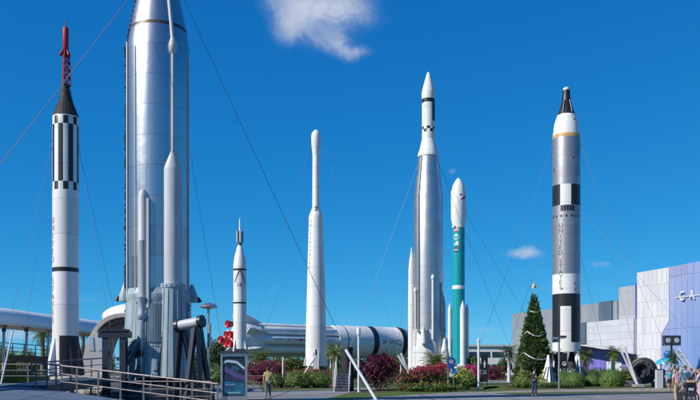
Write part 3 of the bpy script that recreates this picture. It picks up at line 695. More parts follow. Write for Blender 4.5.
for (p_, q_) in (((-70, 163), (345, 360)), ((70, 163), (520, 372)), ((-60, 163), (395, 372)), ((60, 165), (560, 372))):
    guy(t, ring_at(t, R(p_[0]), r(10.3), z(p_[1])), at(q_[0], q_[1], 84 if q_[0] < 500 else 95), .02, 'cable' if q_[0] in (520, 345) else 'cablel')
mb = MB(); mb.box((0, 0, -1.0), (r(34), r(30), 1.9)); mb.build('launch_stand', 'dkgrey', t)

# --- 6 teal rocket
t, z, r = px_root(458.5, 150, 366, 'teal rocket with a white rounded nose and white strap on boosters')
rb = r(6.3)
mb = MB(); mb.lathe([(z(364), rb), (z(289.3), rb), (z(285.7), rb), (z(228), rb)], 48, lambda i, th: 1 if i == 1 else 0); mb.build('body', ['teal', 'white'], t)
mb = MB(); mb.lathe([(z(228), rb * 1.01), (z(224), r(6.4)), (z(219), r(7.6)), (z(192), r(7.6)), (z(186), r(6.0)), (z(181), r(3.4)), (z(178.5), r(1.3)), (z(177.8), .03)], 48); mb.build('payload_fairing', 'white', t)
mb = MB(); rf = r(7.6)
for k in range(9):
    mb.patch(z(201.5 - .35 * k), z(200.2 - .42 * k), FR + R(16 + 5 * k), FR + R(22 + 5 * k), rf, .02, 0 if k < 7 else 1, 2)
mb.build('emblem', ['redtext', 'darktext'], t)
mb = MB(); mb.patch(z(200.4), z(199), FR + R(30), FR + R(50), rf, .035, 0, 4); mb.build('lettering', 'darktext', t)
mb = MB(); mb.patch(z(196.6), z(195.4), FR + R(10), FR + R(28), rf, .03, 0, 4); mb.build('lettering', 'darktext', t)
mb = MB(); ph = FR - R(22)
for k in range(7): mb.patch(z(232.2 - k * .86), z(231.34 - k * .86), ph - .42, ph + .42, rb, .012, k % 2, 5)
mb.patch(z(229.6), z(226.6), ph - .42, ph - .06, rb, .02, 2, 3); mb.build('flag', ['redtext', 'white', 'blue'], t)
def disc_cyl(mb, phi, zz, rad, mi, t_=.012, n=20, sx=1.0):
    vs = [((rb + t_) * math.cos(phi), (rb + t_) * math.sin(phi), zz)] + [((rb + t_) * math.cos(phi + rad * sx * math.cos(2 * PI * i / n) / rb), (rb + t_) * math.sin(phi + rad * sx * math.cos(2 * PI * i / n) / rb), zz + rad * math.sin(2 * PI * i / n)) for i in range(n)]
    mb.add(vs, [(0, 1 + i, 1 + (i + 1) % n) for i in range(n)], mi)
mb = MB(); disc_cyl(mb, ph, z(237.5), r(3.0), 0); disc_cyl(mb, ph, z(237.5), r(2.0), 1, .02); disc_cyl(mb, ph, z(236.8), r(1.1), 0, .03)
mb.patch(z(245.8), z(244.2), ph - .35, ph + .42, rb, .02, 0, 4); mb.patch(z(244), z(242), ph - .1, ph + .4, rb, .02, 0, 4)
disc_cyl(mb, ph, z(250.5), r(2.9), 2, .012)
for k in range(8): mb.patch(z(252 - k * .55), z(251 - k * .55), ph - .45 + .12 * k, ph - .3 + .12 * k, rb, .03, 3 if k > 4 or k < 2 else 3, 2)
mb.patch(z(251), z(250.1), ph - .3, ph + .3, rb, .035, 0, 3); mb.build('emblem', ['white', 'teal', 'blue', 'redtext'], t)
for dx, top, hw, dy in ((-8.6, 303, 1.9, -1), (4.3, 301, 2.7, -6.5), (8.4, 303, 2.0, 4), (-4, 303, 2.2, 7.5)):
    mb = MB(); mb.lathe([(z(365), r(hw)), (z(311), r(hw)), (z(308.5), r(hw * .95)), (z(top), r(.2))], 20, 0, (r(dx), r(dy), 0)); mb.build('strap_on_booster', 'white', t)
mb = MB(); mb.lathe([(-2.6, r(11)), (-.03, r(9))], 16); mb.build('launch_stand', 'greyp', t)
guy(t, at(453, 232, 149), at(400, 366, 140), .02, 'cablel'); guy(t, at(464, 232, 149), at(545, 366, 150), .02, 'cable')

# --- 7 grey rocket with black capsule and stacked lettering (right)
t, z, r = px_root(566.3, 89, 353, 'grey and black rocket lettered UNITED STATES beside the Christmas tree')
rb = r(14.1)
mb = MB()
pf = [(z(352), rb, 0), (z(342.5), rb, 'p'), (z(307), rb, 1), (z(294.5), rb, 0), (z(275), rb, 2), (z(215.5), rb, 2), (z(214), rb, 2), (z(207), rb, 'q'), (z(186.5), rb, 2), (z(182), rb, 2), (z(139.5), rb, 3), (z(136), r(13.7), 0), (z(124), r(12.2), 0), (z(116), r(9.4), 0), (z(115.3), r(8.8), 0)]
def tim(i, th):
    c = pf[i][2]; d = math.degrees(((th - FR + PI) % (2 * PI)) - PI)
    if c == 'p': return 0 if (-27 < d < 22 or abs(d) > 140) else 1
    if c == 'q': return 0 if (-25 < d < 18 or 88 < abs(d) < 130) else 1
    return c
pf = [q for q in pf]
mb.lathe([(a, b) for a, b, c in pf], 72, tim); mb.build('body', ['white', 'black', 'titan', 'orange'], t)
mb = MB()
for i in range(13):
    d = -72 + i * 12
    if -34 < d < 34: mb.patch(z(213), z(207.6), FR + R(d + 1), FR + R(d + 10.5), rb, .02, 0, 3)
for d in (-70, -46, -24, -2, 20, 34, 50, 66): mb.patch(z(219), z(216.8), FR + R(d), FR + R(d + 6), rb, .02, 0, 2)
for (d, py) in ((-60, 172), (-60, 170), (26, 160), (-20, 289), (33, 284), (36, 290)): mb.patch(z(py + 1.2), z(py), FR + R(d), FR + R(d + 5), rb, .03, 0, 2)
mb.build('vent_port', 'black', t)
mb = MB(); text_cyl(mb, 'UNITED', rb, FR - R(23), z(227.5), r(6.4), r(5.6)); text_cyl(mb, 'STATES', rb, FR - R(23), z(263), r(6.4), r(5.4)); mb.build('lettering', 'darktext', t)
mb = MB(); mb.lathe([(z(116.2), r(9.2)), (z(115.5), r(9.0)), (z(108), r(6.3)), (z(101), r(4.6)), (z(95), r(3.9)), (z(90.5), r(3.7))], 36)
for (d, hw) in ((-20, 4.6), (40, 4.8)): mb.tube([on2 for on2 in [Vector((r(9) * math.cos(FR + R(d)), r(9) * math.sin(FR + R(d)), z(114))), Vector((r(5.2) * math.cos(FR + R(d)), r(5.2) * math.sin(FR + R(d)), z(101)))]], r(.7), 8)
mb.build('capsule', 'black', t)
mb = MB(); mb.lathe([(z(90.6), r(3.5)), (z(88.5), r(3.3)), (z(87.5), r(2))], 24); mb.build('capsule_cap', 'white2', t)
mb = MB()
for (d, py, q) in ((30, 118, .6), (40, 122, .8), (26, 131, .9), (-42, 133, .5), (34, 127, .5)): mb.ball((r(12) * math.cos(FR + R(d)), r(12) * math.sin(FR + R(d)), z(py)), r(q), 0, 8)
mb.build('thruster', 'blackm', t)
for ph in (-55, 55, 125, -125):
    mb = MB(); c = Vector((math.cos(FR + R(ph)), math.sin(FR + R(ph)), 0))
    mb.tube([c * r(12) + Vector((0, 0, .1)), c * r(16) + Vector((0, 0, -2.05))], .28, 8); mb.build('stand_leg', 'white', t)
for dx in (-5.5, 5.5):
    mb = MB(); mb.lathe([(-1.7, r(5.2)), (-.8, r(4.0)), (0, r(2.2)), (.2, r(2))], 24, 0, (r(dx), 0, 0)); mb.build('engine_nozzle', 'blackm', t)
for (p_, q_) in (((-75, 145), (470, 372)), ((75, 145), (668, 352)), ((20, 214), (608, 372)), ((-60, 214), (500, 372)), ((68, 210), (706, 352)), ((75, 118), (640, 372))):
    guy(t, ring_at(t, R(p_[0]), rb if p_[1] > 140 else r(11), z(p_[1])), at(q_[0], q_[1], 92 if q_[0] < 640 else 80), .02, 'cable' if q_[0] not in (470, 608) else 'cablel')

# --- 8 the rocket lying on its side
e0 = Vector((-20.6, 150, 7.05)); e1 = Vector((9.6, 172, 7.05)); d = (e1 - e0).normalized()
t = thing('rocket', 'giant white rocket lying on its side with red engine bells at its tail', 'rocket', e0, 0, 'rockets on show in the garden')
t.matrix_basis = Matrix.Translation(e0) @ Matrix((Vector((0, 0, -1)), Vector((-d.y, d.x, 0)), d)).transposed().to_4x4()
mb = MB(); mb.lathe([(0, 2.9), (.1, 3.15), (1.2, 3.35), (3.6, 3.35), (3.7, 3.2), (5.2, 2.6)], 64)
for k in range(60): mb.patch(3.5, 1.3, 2 * PI * k / 60, 2 * PI * k / 60 + .04, 3.35, .05, 0, 1)
mb.build('tail_barrel', 'white2', t)
for i in range(8):
    a = FR + R(45 * i); mb = MB(); mb.lathe([(3.6, .86), (20.6, .86), (21.4, .5)], 28, 0, (2.32 * math.cos(a), 2.32 * math.sin(a), 0)); mb.build('propellant_tank', 'white', t)
mb = MB(); mb.lathe([(3.6, 1.9), (21.6, 1.9)], 24); mb.build('core_tank', 'greyp', t)
for k in range(8):
    a = FR + R(22.5 + 45 * k); mb = MB(); mb.tube([(2.95 * math.cos(a), 2.95 * math.sin(a), 4), (2.95 * math.cos(a), 2.95 * math.sin(a), 20.8)], .1, 8); mb.build('fuel_line', 'greyp', t)
mb = MB(); mb.lathe([(20.9, 3.2), (22.6, 3.28), (22.8, 3.28), (23.0, 3.28), (29.2, 3.3)], 64, lambda i, th: 1 if i == 2 else 0); mb.build('interstage', ['white', 'black'], t)
mb = MB(); mb.lathe([(29.2, 3.31), (30.5, 3.34), (30.55, 3.32), (36.7, 3.32), (36.75, 3.34), (38.0, 3.34), (38.05, 3.3), (43, 2.5), (47.5, 1.95), (53, 1.95), (57, .6), (57.5, .05)], 64, lambda i, th: 1 if i in (0, 4) else 0); mb.build('upper_stage', ['white', 'black'], t)
mb = MB(); text_cyl(mb, 'USA', 3.32, FR + R(-2), 35.4, 1.8, 1.85); mb.build('lettering', 'redtext', t)
mb = MB(); tr_ = .865; A_ = FR + R(-6)
text_cyl(mb, 'UNITED', tr_, A_, 19.0, 1.05, .9); text_cyl(mb, 'STATES', tr_, A_, 10.8, 1.05, .9)
q = [(.62 if i % 2 == 0 else .27, PI / 2 + PI * i / 5) for i in range(10)]
mb.add([(1.02 * tr_ * math.cos(A_), 1.02 * tr_ * math.sin(A_), 12.9)] + [(1.02 * tr_ * math.cos(A_ + rr * math.cos(a) / tr_), 1.02 * tr_ * math.sin(A_ + rr * math.cos(a) / tr_), 12.9 + rr * math.sin(a)) for rr, a in q], [(0, 1 + i, 1 + (i + 1) % 10) for i in range(10)])
for sg in (-1, 1): mb.patch(12.9 + sg * 1.1 - .45, 12.9 + sg * 1.1 + .45, A_ - .25, A_ + .25, tr_, .02, 0, 4)
mb.v = [(x, y - 2.32, z_) for x, y, z_ in mb.v]
mb.build('lettering', 'maroon', t)
for i in range(8):
    a = FR + R(22.5 + 45 * i); mb = MB(); X = Vector((math.cos(a), math.sin(a), 0)); M4 = Matrix((X, Vector((-X.y, X.x, 0)), Vector((0, 0, 1)))).transposed().to_4x4()
    mb.plate([(3.2, .2), (4.9, .0), (4.8, 1.2), (3.3, 4.6)], .18, M4); mb.build('fin', 'white2', t)
bell = MB(); bell.lathe([(-1.75, .05), (-1.78, .45), (-1.95, .62), (-2.0, .68), (-1.9, .7), (-1.5, .64), (-1.0, .52), (-.5, .38), (0.0, .3)], 28)
bm_ = bell.mesh('engine_bell', 'redb')
for (rad, i0) in ((2.75, 0), (1.15, 45)):
    for i in range(4):
        a = FR + R(i0 + 90 * i); o = bpy.data.objects.new('engine_bell', bm_); COL.objects.link(o); o.parent = t; o.location = (rad * math.cos(a), rad * math.sin(a), -.2 if rad > 2 else -.1)
for s_ in (2.5, 22.6, 33, 41):
    mb = MB()
    p = e0 + d * s_; hw = 3.3 if s_ < 40 else 2.8
    for sd_ in (-1, 1):
        o_ = Vector((-d.y, d.x, 0)) * sd_ * 2.4; mb.bar(p + o_ * 1.15 + Vector((0, 0, -7.05)), p + o_ * .8 + Vector((0, 0, -2.2)), .5, .5)
    mb.bar(p - Vector((-d.y, d.x, 0)) * 2.6 + Vector((0, 0, -3.5)), p + Vector((-d.y, d.x, 0)) * 2.6 + Vector((0, 0, -3.5)), .5, .5)
    mb.build('support_cradle', 'greyp', t, world=True)

# ------------------------------------------------------------------ stands flanking the big steel rocket
def stand(label, c, rz, kind):
    t = thing('launch_stand', label, 'stand', c, rz)
    if kind == 'arm':
        mb = MB(); mb.tube([(-.5, .1, 3.62), (.5, -.45, 3.78)], .23, 20); mb.build('hold_down_tube', 'greyp', t)
        for p_, q_ in (((-.62, .16, 3.60), (-.48, .09, 3.62)), ((.46, -.43, 3.775), (.62, -.52, 3.80))):
            mb = MB(); mb.tube([p_, q_], .29, 22); mb.build('end_flange', 'navysteel', t)
        for (a, b) in (((-.45, .1, 3.5), (-.75, .5, 0)), ((-.3, .05, 3.5), (.35, .7, 0)), ((.25, -.3, 3.6), (-.15, -.8, 0)), ((.45, -.4, 3.6), (.95, .1, 0)), ((.4, -.35, 3.6), (.55, -.9, 0))):
            mb = MB(); mb.bar(a, b, .22, .2); mb.build('leg', 'navysteel', t)
    else:
        mb = MB(); mb.box((0, 0, 3.25), (1.5, .4, .3)); mb.box((0, 0, 3.45), (1.3, .5, .1)); mb.build('crossbeam', 'navysteel', t)
        for x in (-.42, .42):
            mb = MB(); mb.box((x, 0, 1.55), (.3, .3, 3.1)); mb.box((x, 0, .03), (.55, .5, .06)); mb.build('leg', 'navysteel', t)
        mb = MB(); mb.bar((.42, 0, 1.6), (1.15, .5, 3.1), .16, .16); mb.bar((.42, 0, .4), (1.1, .3, 1.8), .16, .16); mb.build('brace', 'navysteel', t)
p = at(190, 401, 37.6); stand('dark A-frame stand with a pale horizontal tube, right of the huge steel rocket', (p.x, p.y, 0.02), .1, 'arm')
p = at(115, 401, 38.6); stand('dark steel portal stand left of the huge steel rocket', (p.x, p.y, .02), -.1, 'portal')
mb = MB(); mb.lathe([(0, 2.4), (.55, 2.3), (.6, 2.1), (1.15, 1.2)], 24); b = at(158.8, 377, 40.6); tag(mb.build('launch_pedestal', 'navysteel', origin=(0, 0, 0)), 'low dark round pedestal under the huge steel rocket', 'pedestal').location = (b.x, b.y, 0.014)

# ------------------------------------------------------------------ street furniture
p = at(208.5, 401, 38); t = thing('street_lamp', 'grey lamp post with a mushroom shaped head beside the A-frame stand', 'street lamp', (p.x, p.y, 0.01))
mb = MB(); mb.tube([(0, 0, 0), (0, 0, 4.5)], .055, 10); mb.tube([(0, 0, 0), (0, 0, .3)], .1, 10); mb.tube([(.05, 0, 2.6), (.05, 0, 3.75)], .075, 8); mb.build('pole', 'galv', t)
mb = MB(); mb.lathe([(4.42, .09), (4.5, .42), (4.54, .42), (4.62, .34), (4.70, .12), (4.71, .01)], 24); mb.build('lamp_head', 'galv', t)

def pole(label, cat, px, py, top, rad, mat, fn=None, name='lamp_post'):
    g = gd(px, py); t = thing(name, label, cat, g); H = EYE + (HY - top) * g.y / F
    mb = MB(); mb.tube([(0, 0, 0), (0, 0, H)], rad, 12); mb.box((0, 0, .02), (rad * 5, rad * 5, .04)); mb.build('pole', mat, t)
    if fn: fn(t, H)
    return t
def head_a(t, H):
    mb = MB(); mb.lathe([(H - .5, .13), (H - .1, .15), (H, .1), (H + .05, .02)], 16); mb.build('lamp_head', 'white', t)
    mb = MB(); mb.box((.22, -.1, H - 1.15), (.34, .2, .16)); mb.build('loudspeaker', 'bluefab', t)
pole('white pole with a small blue loudspeaker next to the black stairs', 'lamp post', 358.6, 392.4, 327.5, .075, 'white', head_a)
def head_b(t, H):
    mb = MB(); mb.lathe([(H - .18, .12), (H, .15), (H + .05, .1), (H + .06, .01)], 16); mb.build('lamp_head', 'white', t)
pole('plain white pole in front of the black banner sign', 'lamp post', 478.6, 389.6, 339.5, .09, 'white', head_b)
def head_c(t, H):
    for sx in (-1, 1):
        mb = MB(); mb.box((sx * .34, -.05, H + .05 + sx * .06), (.5, .3, .18)); mb.build('floodlight', 'dkgrey' if sx > 0 else 'galv', t)
    mb = MB(); mb.bar((-.5, 0, H - .06), (.5, 0, H - .02), .06, .06); mb.build('crossarm', 'galv', t)
pole('grey pole with twin floodlights in front of the black and white rocket base', 'lamp post', 559, 388.6, 338, .085, 'galv', head_c)
def head_d(t, H):
    mb = MB(); mb.box((0, 0, H - .2), (.16, .16, .3)); mb.build('lamp_head', 'white2', t)
for (px, lb) in ((336.5, 'thin white post with a red collar right of the bottle shaped rocket'), (283.0, 'short white post below the lying rocket, above the green bushes')):
    pole(lb, 'post', px, 386, 345 if px > 300 else 357, .075, 'white', head_d, 'marker_post')

# poster stand
p = at(234, 401, 37); t = thing('poster_stand', 'tall grey poster stand with a dark blue space picture', 'poster stand', (p.x, p.y, .01), .05)
mb = MB()
for sx in (-1, 1): mb.box((sx * .55, 0, 1.17), (.09, .16, 2.34))
mb.box((0, 0, 2.27), (1.0, .15, .13)); mb.box((0, 0, .22), (1.0, .15, .4)); mb.build('frame', 'galv', t)
mb = MB(); mb.box((0, 0, 2.39), (1.26, .3, .1)); mb.box((.28, .05, 2.49), (.5, .2, .12)); mb.build('cap', 'dkgrey', t)
mb = MB(); mb.box((0, 0, 1.31), (1.0, .06, 1.78)); pst = mb.build('poster', 'navysteel', t)
M['pviolet'] = pmat('poster_violet', (.10, .07, .22), .3); M['pcyan'] = pmat('poster_cyan', (.03, .16, .28), .3, var=.3, scale=4); M['ppale'] = pmat('poster_pale', (.42, .55, .68), .3); M['pnav'] = pmat('poster_navy', (.01, .03, .07), .3)
mb = MB(); Y0 = -.0335
def pq(pts, mi, y): mb.add([(x, y, z_) for x, z_ in pts], [tuple(range(len(pts)))], mi)
pq([(-.47, .48), (.47, .48), (.47, 1.0), (-.47, 1.1)], 1, Y0)
pq([(-.47, 1.55), (.1, 1.25), (.47, 1.15), (.47, 1.34), (.1, 1.5), (-.47, 1.8)], 0, Y0)
pq([(-.47, 1.85), (-.3, 1.95), (.1, 1.9), (.47, 1.6), (.47, 1.72), (.15, 2.0), (-.25, 2.06), (-.47, 2.0)], 2, Y0 - .003)
pq([(-.1, 1.62), (.12, 1.55), (.22, 1.68), (.1, 1.8), (-.08, 1.76)], 1, Y0 - .004)
pq([(-.3, .56), (.28, .56), (.28, .59), (-.3, .59)], 2, Y0 - .003)
for i in range(5): pq([(-.38, .92 - .05 * i), (rnd.uniform(.0, .36), .92 - .05 * i), (.0, .94 - .05 * i), (-.38, .94 - .05 * i)], 2 if i == 0 else 3, Y0 - .003)
for i in range(40):
    x_, z_ = rnd.uniform(-.45, .45), rnd.uniform(1.2, 2.15); d_ = rnd.uniform(.004, .009); pq([(x_ - d_, z_ - d_), (x_ + d_, z_ - d_), (x_ + d_, z_ + d_), (x_ - d_, z_ + d_)], 2, Y0 - .006)
for i in range(6): pq([(-.47, 1.18 + .02 * i), (-.1, 1.12 + .03 * i), (.47, 1.04 + .02 * i), (.47, 1.05 + .02 * i), (-.1, 1.13 + .03 * i), (-.47, 1.19 + .02 * i)], 0 if i % 2 else 1, Y0 - .005)
mb.build('picture', ['pviolet', 'pcyan', 'ppale', 'pnav'], t)

# black stairs with a dark column, and the pale cable strut in front of them
g = gd(341.5, 391.6); t = thing('stairs', 'black steps with handrails leading to a dark column', 'stairs', g, -.06)
mb = MB()
for i in range(6): mb.box((0, .28 * i + .14, .1 + .105 * i), (.95, .29, .2 + .21 * i))
mb.build('steps', 'dkgrey', t)
for i in range(6):
    mb = MB(); mb.box((0, .28 * i + .01, .2 + .21 * i), (.95, .05, .03)); mb.build('nosing', 'galv', t)
for sx in (-.55, .55):
    mb = MB(); mb.tube([(sx, 0, 0), (sx, 0, .95), (sx, 1.6, 2.2), (sx, 1.6, .2)], .035, 8); mb.tube([(sx, .0, .5), (sx, 1.6, 1.75)], .025, 8); mb.tube([(sx, .8, .3), (sx, .8, 1.55)], .025, 8); mb.build('handrail', 'white2', t)
mb = MB(); mb.lathe([(0, .52), (3.0, .42), (3.15, .48), (3.3, .44)], 20, 0, (.28, 2.0, 0)); mb.build('column', 'blackm', t)
p0, p1 = gd(377.5, 402), at(346, 350, 43.2)
t = thing('cable_anchor', 'thick pale leaning strut that holds the steel rocket cable', 'cable anchor', p0)
mb = MB(); mb.tube([Vector((0, 0, 0)), p1 - p0], .085, 12); mb.build('strut', 'greyp', t)
mb = MB(); mb.box((0, 0, .06), (.7, .7, .12)); mb.build('footing', 'concrete', t)

def anchor(label, ps, mat='white2'):
    t = thing('cable_anchor', label, 'cable anchor', (ps[0][0].x, ps[0][0].y, 0), 0)
    ps = [(a + (a - b) * ((a.z - .1) / (b.z - a.z)), b, r_) for a, b, r_ in ps]
    t.location = (ps[0][0].x, ps[0][0].y, 0)
    for a, b, r_ in ps:
        mb = MB(); mb.tube([a, b], r_, 8); mb.build('strut', mat, t, world=True)
    mb = MB(); mb.box(ps[0][0] + Vector((0, 0, .1)), (.8, .8, .2)); mb.build('footing', 'concrete', t, world=True)
anchor('white crossed struts leaning left beside the round dark engine', [(at(634.5, 376, 72), at(624.5, 347, 72), .11), (at(633, 376, 72.6), at(621.8, 352, 72.6), .10)])
anchor('white struts leaning left above the crowd at the right', [(at(693, 369, 70), at(679.5, 348.5, 70), .09), (at(690.5, 370, 70.6), at(676, 352, 70.6), .09)])
anchor('white struts beside the foot of the tall steel rocket', [(at(411, 376, 80), at(398, 355, 80), .12), (at(409, 373, 80.6), at(401, 353, 80.6), .12)])
anchor('thin white strut at the foot of the bottle shaped rocket', [(at(306, 371, 82), at(316, 356, 82), .09)])
anchor('grey pole leaning at the left edge by the raised deck', [(at(1, 384, 44), at(13, 331, 46), .05)], 'greyp')

# signs
g = gd(450.5, 391.3); t = thing('sign', 'blue round topped sign on two grey posts before the croton hedge', 'sign', g)
for sx in (-.2, .22):
    mb = MB(); mb.tube([(sx, 0, 0), (sx, 0, 1.75 + .15 * sx)], .035, 8); mb.build('post', 'galv', t)
mb = MB(); mb.plate([(.05 + .34 * math.cos(R(a)) * (1 if a < 180 else .85), 2.2 + .34 * math.sin(R(a))) for a in range(-40, 221, 20)] + [(-.17, 1.68), (.27, 1.68)], .05, Matrix.Translation((0, -.05, 0))); mb.build('sign_board', 'blue', t)
mb = MB(); mb.box((.26, -.02, 1.5), (.36, .04, .4)); mb.build('lower_board', 'bluefab', t)
mb = MB()
for (x, z_, w_) in ((.05, 2.3, .3), (.03, 2.2, .36), (.06, 2.1, .26)): mb.box((x, -.082, z_), (w_, .006, .035))
mb.build('lettering', 'white', t)
def banner(label, px, pb, pt, wpx, mk):
    g = gd(px, pb); k = g.y / F; t = thing('banner_sign', label, 'sign', g); H = (pb - pt) * k
    mb = MB(); mb.box((0, 0, H * .58), (wpx * k, .08, H * .84)); mb.build('sign_board', 'black', t)
    for sx in (-1, 1):
        mb = MB(); mb.box((sx * wpx * k * .42, 0.06, H * .5), (.07, .07, H)); mb.build('post', 'dkgrey', t)
    mb = MB(); mk(mb, wpx * k, H); mb.build('emblem', 'white', t)
    mb = MB()
    for q in (.5, .45, .41): mb.box((0, -.048, H * q), (wpx * k * .55, .01, .03))
    mb.build('lettering', 'white', t)
def mk1(mb, w_, H):
    mb.plate([(0, H * .82), (-.12, H * .7), (-.05, H * .7), (-.05, H * .6), (.05, H * .6), (.05, H * .7), (.12, H * .7)], .01, Matrix.Translation((0, -.05, 0)))
banner('black upright banner sign with white emblem behind the plain white pole', 484.5, 387, 354.5, 6.6, mk1)
def mk2(mb, w_, H):
    mb.torus((0, -.05, H * .66), .2, .035, (0, 1, 0)); mb.plate([(-.1, H * .6), (.1, H * .6), (0, H * .74)], .01, Matrix.Translation((0, -.05, 0)))
banner('black banner sign with white round emblem among the palms by the striped rocket', 564.2, 384.5, 353, 6.0, mk2)

# white lattice cones (launch supports) near the Christmas tree
def lattice(label, px, Y, hw, top):
    b = at(px, 0, Y); t = thing('launch_support', label, 'launch support', (b.x, b.y, .01)); k = Y / F; H = EYE + (HY - top) * k
    mb = MB(); mb.lathe([(0, hw * k), (H * .75, hw * k * .3), (H, .12)], 4); mb.build('panel', 'white', t)
    mb = MB()
    for i in range(4):
        for s_ in (.15, .6):
            a0 = 2 * PI * i / 4; a1 = 2 * PI * (i + 1) / 4; r0 = hw * k
            p = Vector((math.cos(a0), math.sin(a0), 0)).lerp(Vector((math.cos(a1), math.sin(a1), 0)), s_) * r0
            q = Vector((math.cos(a0), math.sin(a0), 0)).lerp(Vector((math.cos(a1), math.sin(a1), 0)), min(1, s_ + .25)) * r0 * .42
            mb.bar(p * 1.03, q * 1.06 + Vector((0, 0, H * .62)), .1, .06)
    mb.build('lattice', 'navysteel', t)
lattice('white pointed support with dark diagonal bars right of the Christmas tree', 548.5, 78.8, 9, 355)
lattice('white support with dark bars behind the round bushes, right of the lettered rocket', 579, 84.5, 8, 356)

# round dark engine on show, plinth, loudspeaker cabinet, turquoise canopy
g = gd(644, 388); g.y = 74; g.x = (644 - CX) * 74 / F
t = thing('engine_exhibit', 'big round dark rocket engine lying on a stand in front of the white wall', 'engine', (g.x, g.y, 0), R(-28))
Rx = Matrix.Rotation(R(90), 3, 'X')
mb = MB(); mb.lathe([(-1.0, .5), (-.7, .95), (-.2, 1.12), (.4, 1.08), (.55, .98), (.6, .62)], 36, 0, (0, 0, 1.5), Rx); mb.build('chamber', 'blackm', t)
mb = MB(); mb.lathe([(.5, .42), (.75, .45), (1.0, .6), (1.12, .68), (1.12, .6), (.9, .4), (.6, .3)], 32, 0, (0, 0, 1.55), Rx, cap=False); mb.build('nozzle', 'blackm', t)
mb = MB(); mb.torus((0, -.25, 1.5), 1.12, .09, (0, 1, 0), 32); mb.torus((0, -.62, 1.5), .86, .06, (0, 1, 0), 28); mb.build('flange', 'dkgrey', t)
mb = MB()
for a in range(0, 360, 45): mb.tube([(1.1 * math.cos(R(a)), -.2, 1.5 + 1.1 * math.sin(R(a))), (.66 * math.cos(R(a + 20)), -.8, 1.5 + .66 * math.sin(R(a + 20)))], .045, 6)
mb.build('pipework', 'galv', t)
mb = MB()
for sx in (-.8, .8): mb.bar((sx, -.4, 0), (sx * .8, -.3, 1.0), .14, .14); mb.bar((sx, .5, 0), (sx * .8, .4, 1.0), .14, .14)
mb.box((0, 0, .5), (1.7, 1.0, .12)); mb.build('stand', 'navysteel', t)
t = thing('truss', 'white and grey lattice truss to the right of the round dark engine', 'truss', (g.x + 1.6, g.y + .4, 0), R(12))
mb = MB(); zz = [(1.0, .0), (3.2, -.6)]
for z_ in (1.35, 2.15): mb.tube([(0.2, 0, z_ + .25), (2.6, .3, z_ - .35)], .05, 6)
for i in range(6): x0 = .2 + i * .4; mb.tube([(x0, 0, 1.6 - .1 * i), (x0 + .4, .05, 2.3 - .12 * i)], .035, 6); mb.tube([(x0 + .4, .05, 2.3 - .12 * i), (x0 + .4, .05, 1.5 - .1 * i)], .035, 6)
mb.build('lattice', 'white2', t)
mb = MB()
for x in (.4, 2.4): mb.tube([(x, .1, 0), (x, .1, 1.6)], .06, 8)
mb.build('leg', 'navysteel', t)
b = at(659, 388, 70); t = thing('plinth', 'plain grey square plinth between the dark engine and the crowd', 'plinth', (b.x, b.y, 0))
mb = MB(); mb.box((0, 0, .8), (.5, .5, 1.6)); mb.build('shaft', 'greyp', t)
mb = MB(); mb.box((0, 0, 1.63), (.56, .56, .06)); mb.build('cap', 'dkgrey', t)
b = at(671.5, 388, 82); t = thing('loudspeaker_tower', 'dark loudspeaker cabinet on a tall post in front of the blue wall', 'loudspeaker', (b.x, b.y, 0))
mb = MB(); mb.tube([(0, 0, 0), (0, 0, 4.1)], .09, 10); mb.build('post', 'dkgrey', t)
for sx in (-.42, .42):
    mb = MB(); mb.box((sx, 0, 4.5), (.8, .6, 1.0)); mb.build('cabinet', 'dkgrey', t)
    mb = MB(); mb.lathe([(.0, .26), (.03, .22), (.02, .05)], 16, 0, (sx, -.31, 4.5), Rx); mb.build('speaker_cone', 'greyp', t)
b = at(667, 388, 84); t = thing('canopy', 'turquoise canopy with a blue ball on top behind the crowd', 'canopy', (b.x, b.y, 0))
mb = MB(); mb.lathe([(2.15, 1.1), (2.5, 1.0), (2.75, .5), (2.8, .1)], 20); mb.build('roof', 'turq', t)
mb = MB(); mb.ball((0.1, 0, 3.15), .42, 0, 16); mb.build('ball', 'bluefab', t)
mb = MB()
for a in range(4): mb.tube([(.85 * math.cos(a * PI / 2 + .4), .85 * math.sin(a * PI / 2 + .4), 0), (.85 * math.cos(a * PI / 2 + .4), .85 * math.sin(a * PI / 2 + .4), 2.2)], .06, 8)
mb.build('leg', 'bluefab', t)

# ------------------------------------------------------------------ big exhibition building (right)
f0 = Vector((42.8, 110.0, 0)); fd = Vector((.3134, -.9496, 0))          # along the facade, towards the viewer = local +x
t = thing('building', 'large exhibition hall clad in white, grey and blue violet panels lettered GA', 'building', f0, math.atan2(fd.y, fd.x))
kx = 1 / .9496
fx = lambda px: -((CX * 0 + 42.8 - (px - CX) / F * 110) / (.33 + (px - CX) / F)) * kx
def fz(px, py):
    Y = 110 - fx(px) / kx; return EYE + (HY - py) * Y / F
M['pw'] = panelmat('white_cladding', (.76, .77, .78), (.66, .68, .71), .95, 2.2, (.42, .44, .48), .5, off=.5)
M['pwl'] = panelmat('white_square_cladding', (.69, .71, .75), (.59, .62, .68), 1.6, 1.0, (.40, .43, .48), .5)
M['pg'] = panelmat('grey_cladding', (.33, .36, .40), (.29, .32, .36), 3.2, 3.0, (.24, .26, .30), .5)
M['pgl'] = panelmat('pale_grey_cladding', (.46, .48, .51), (.42, .44, .48), 2.0, 1.6, (.33, .35, .38), .5)
M['pdk'] = panelmat('slate_cladding', (.12, .165, .23), (.10, .14, .20), 1.2, 3.0, (.07, .10, .14), .45)
M['pv'] = panelmat('violet_blue_cladding', (.47, .47, .68), (.42, .42, .64), 1.15, 7.0, (.15, .16, .42), .35, grad=((.20, .35, .68), -4.0, 5.0, 2.0, 15.0))
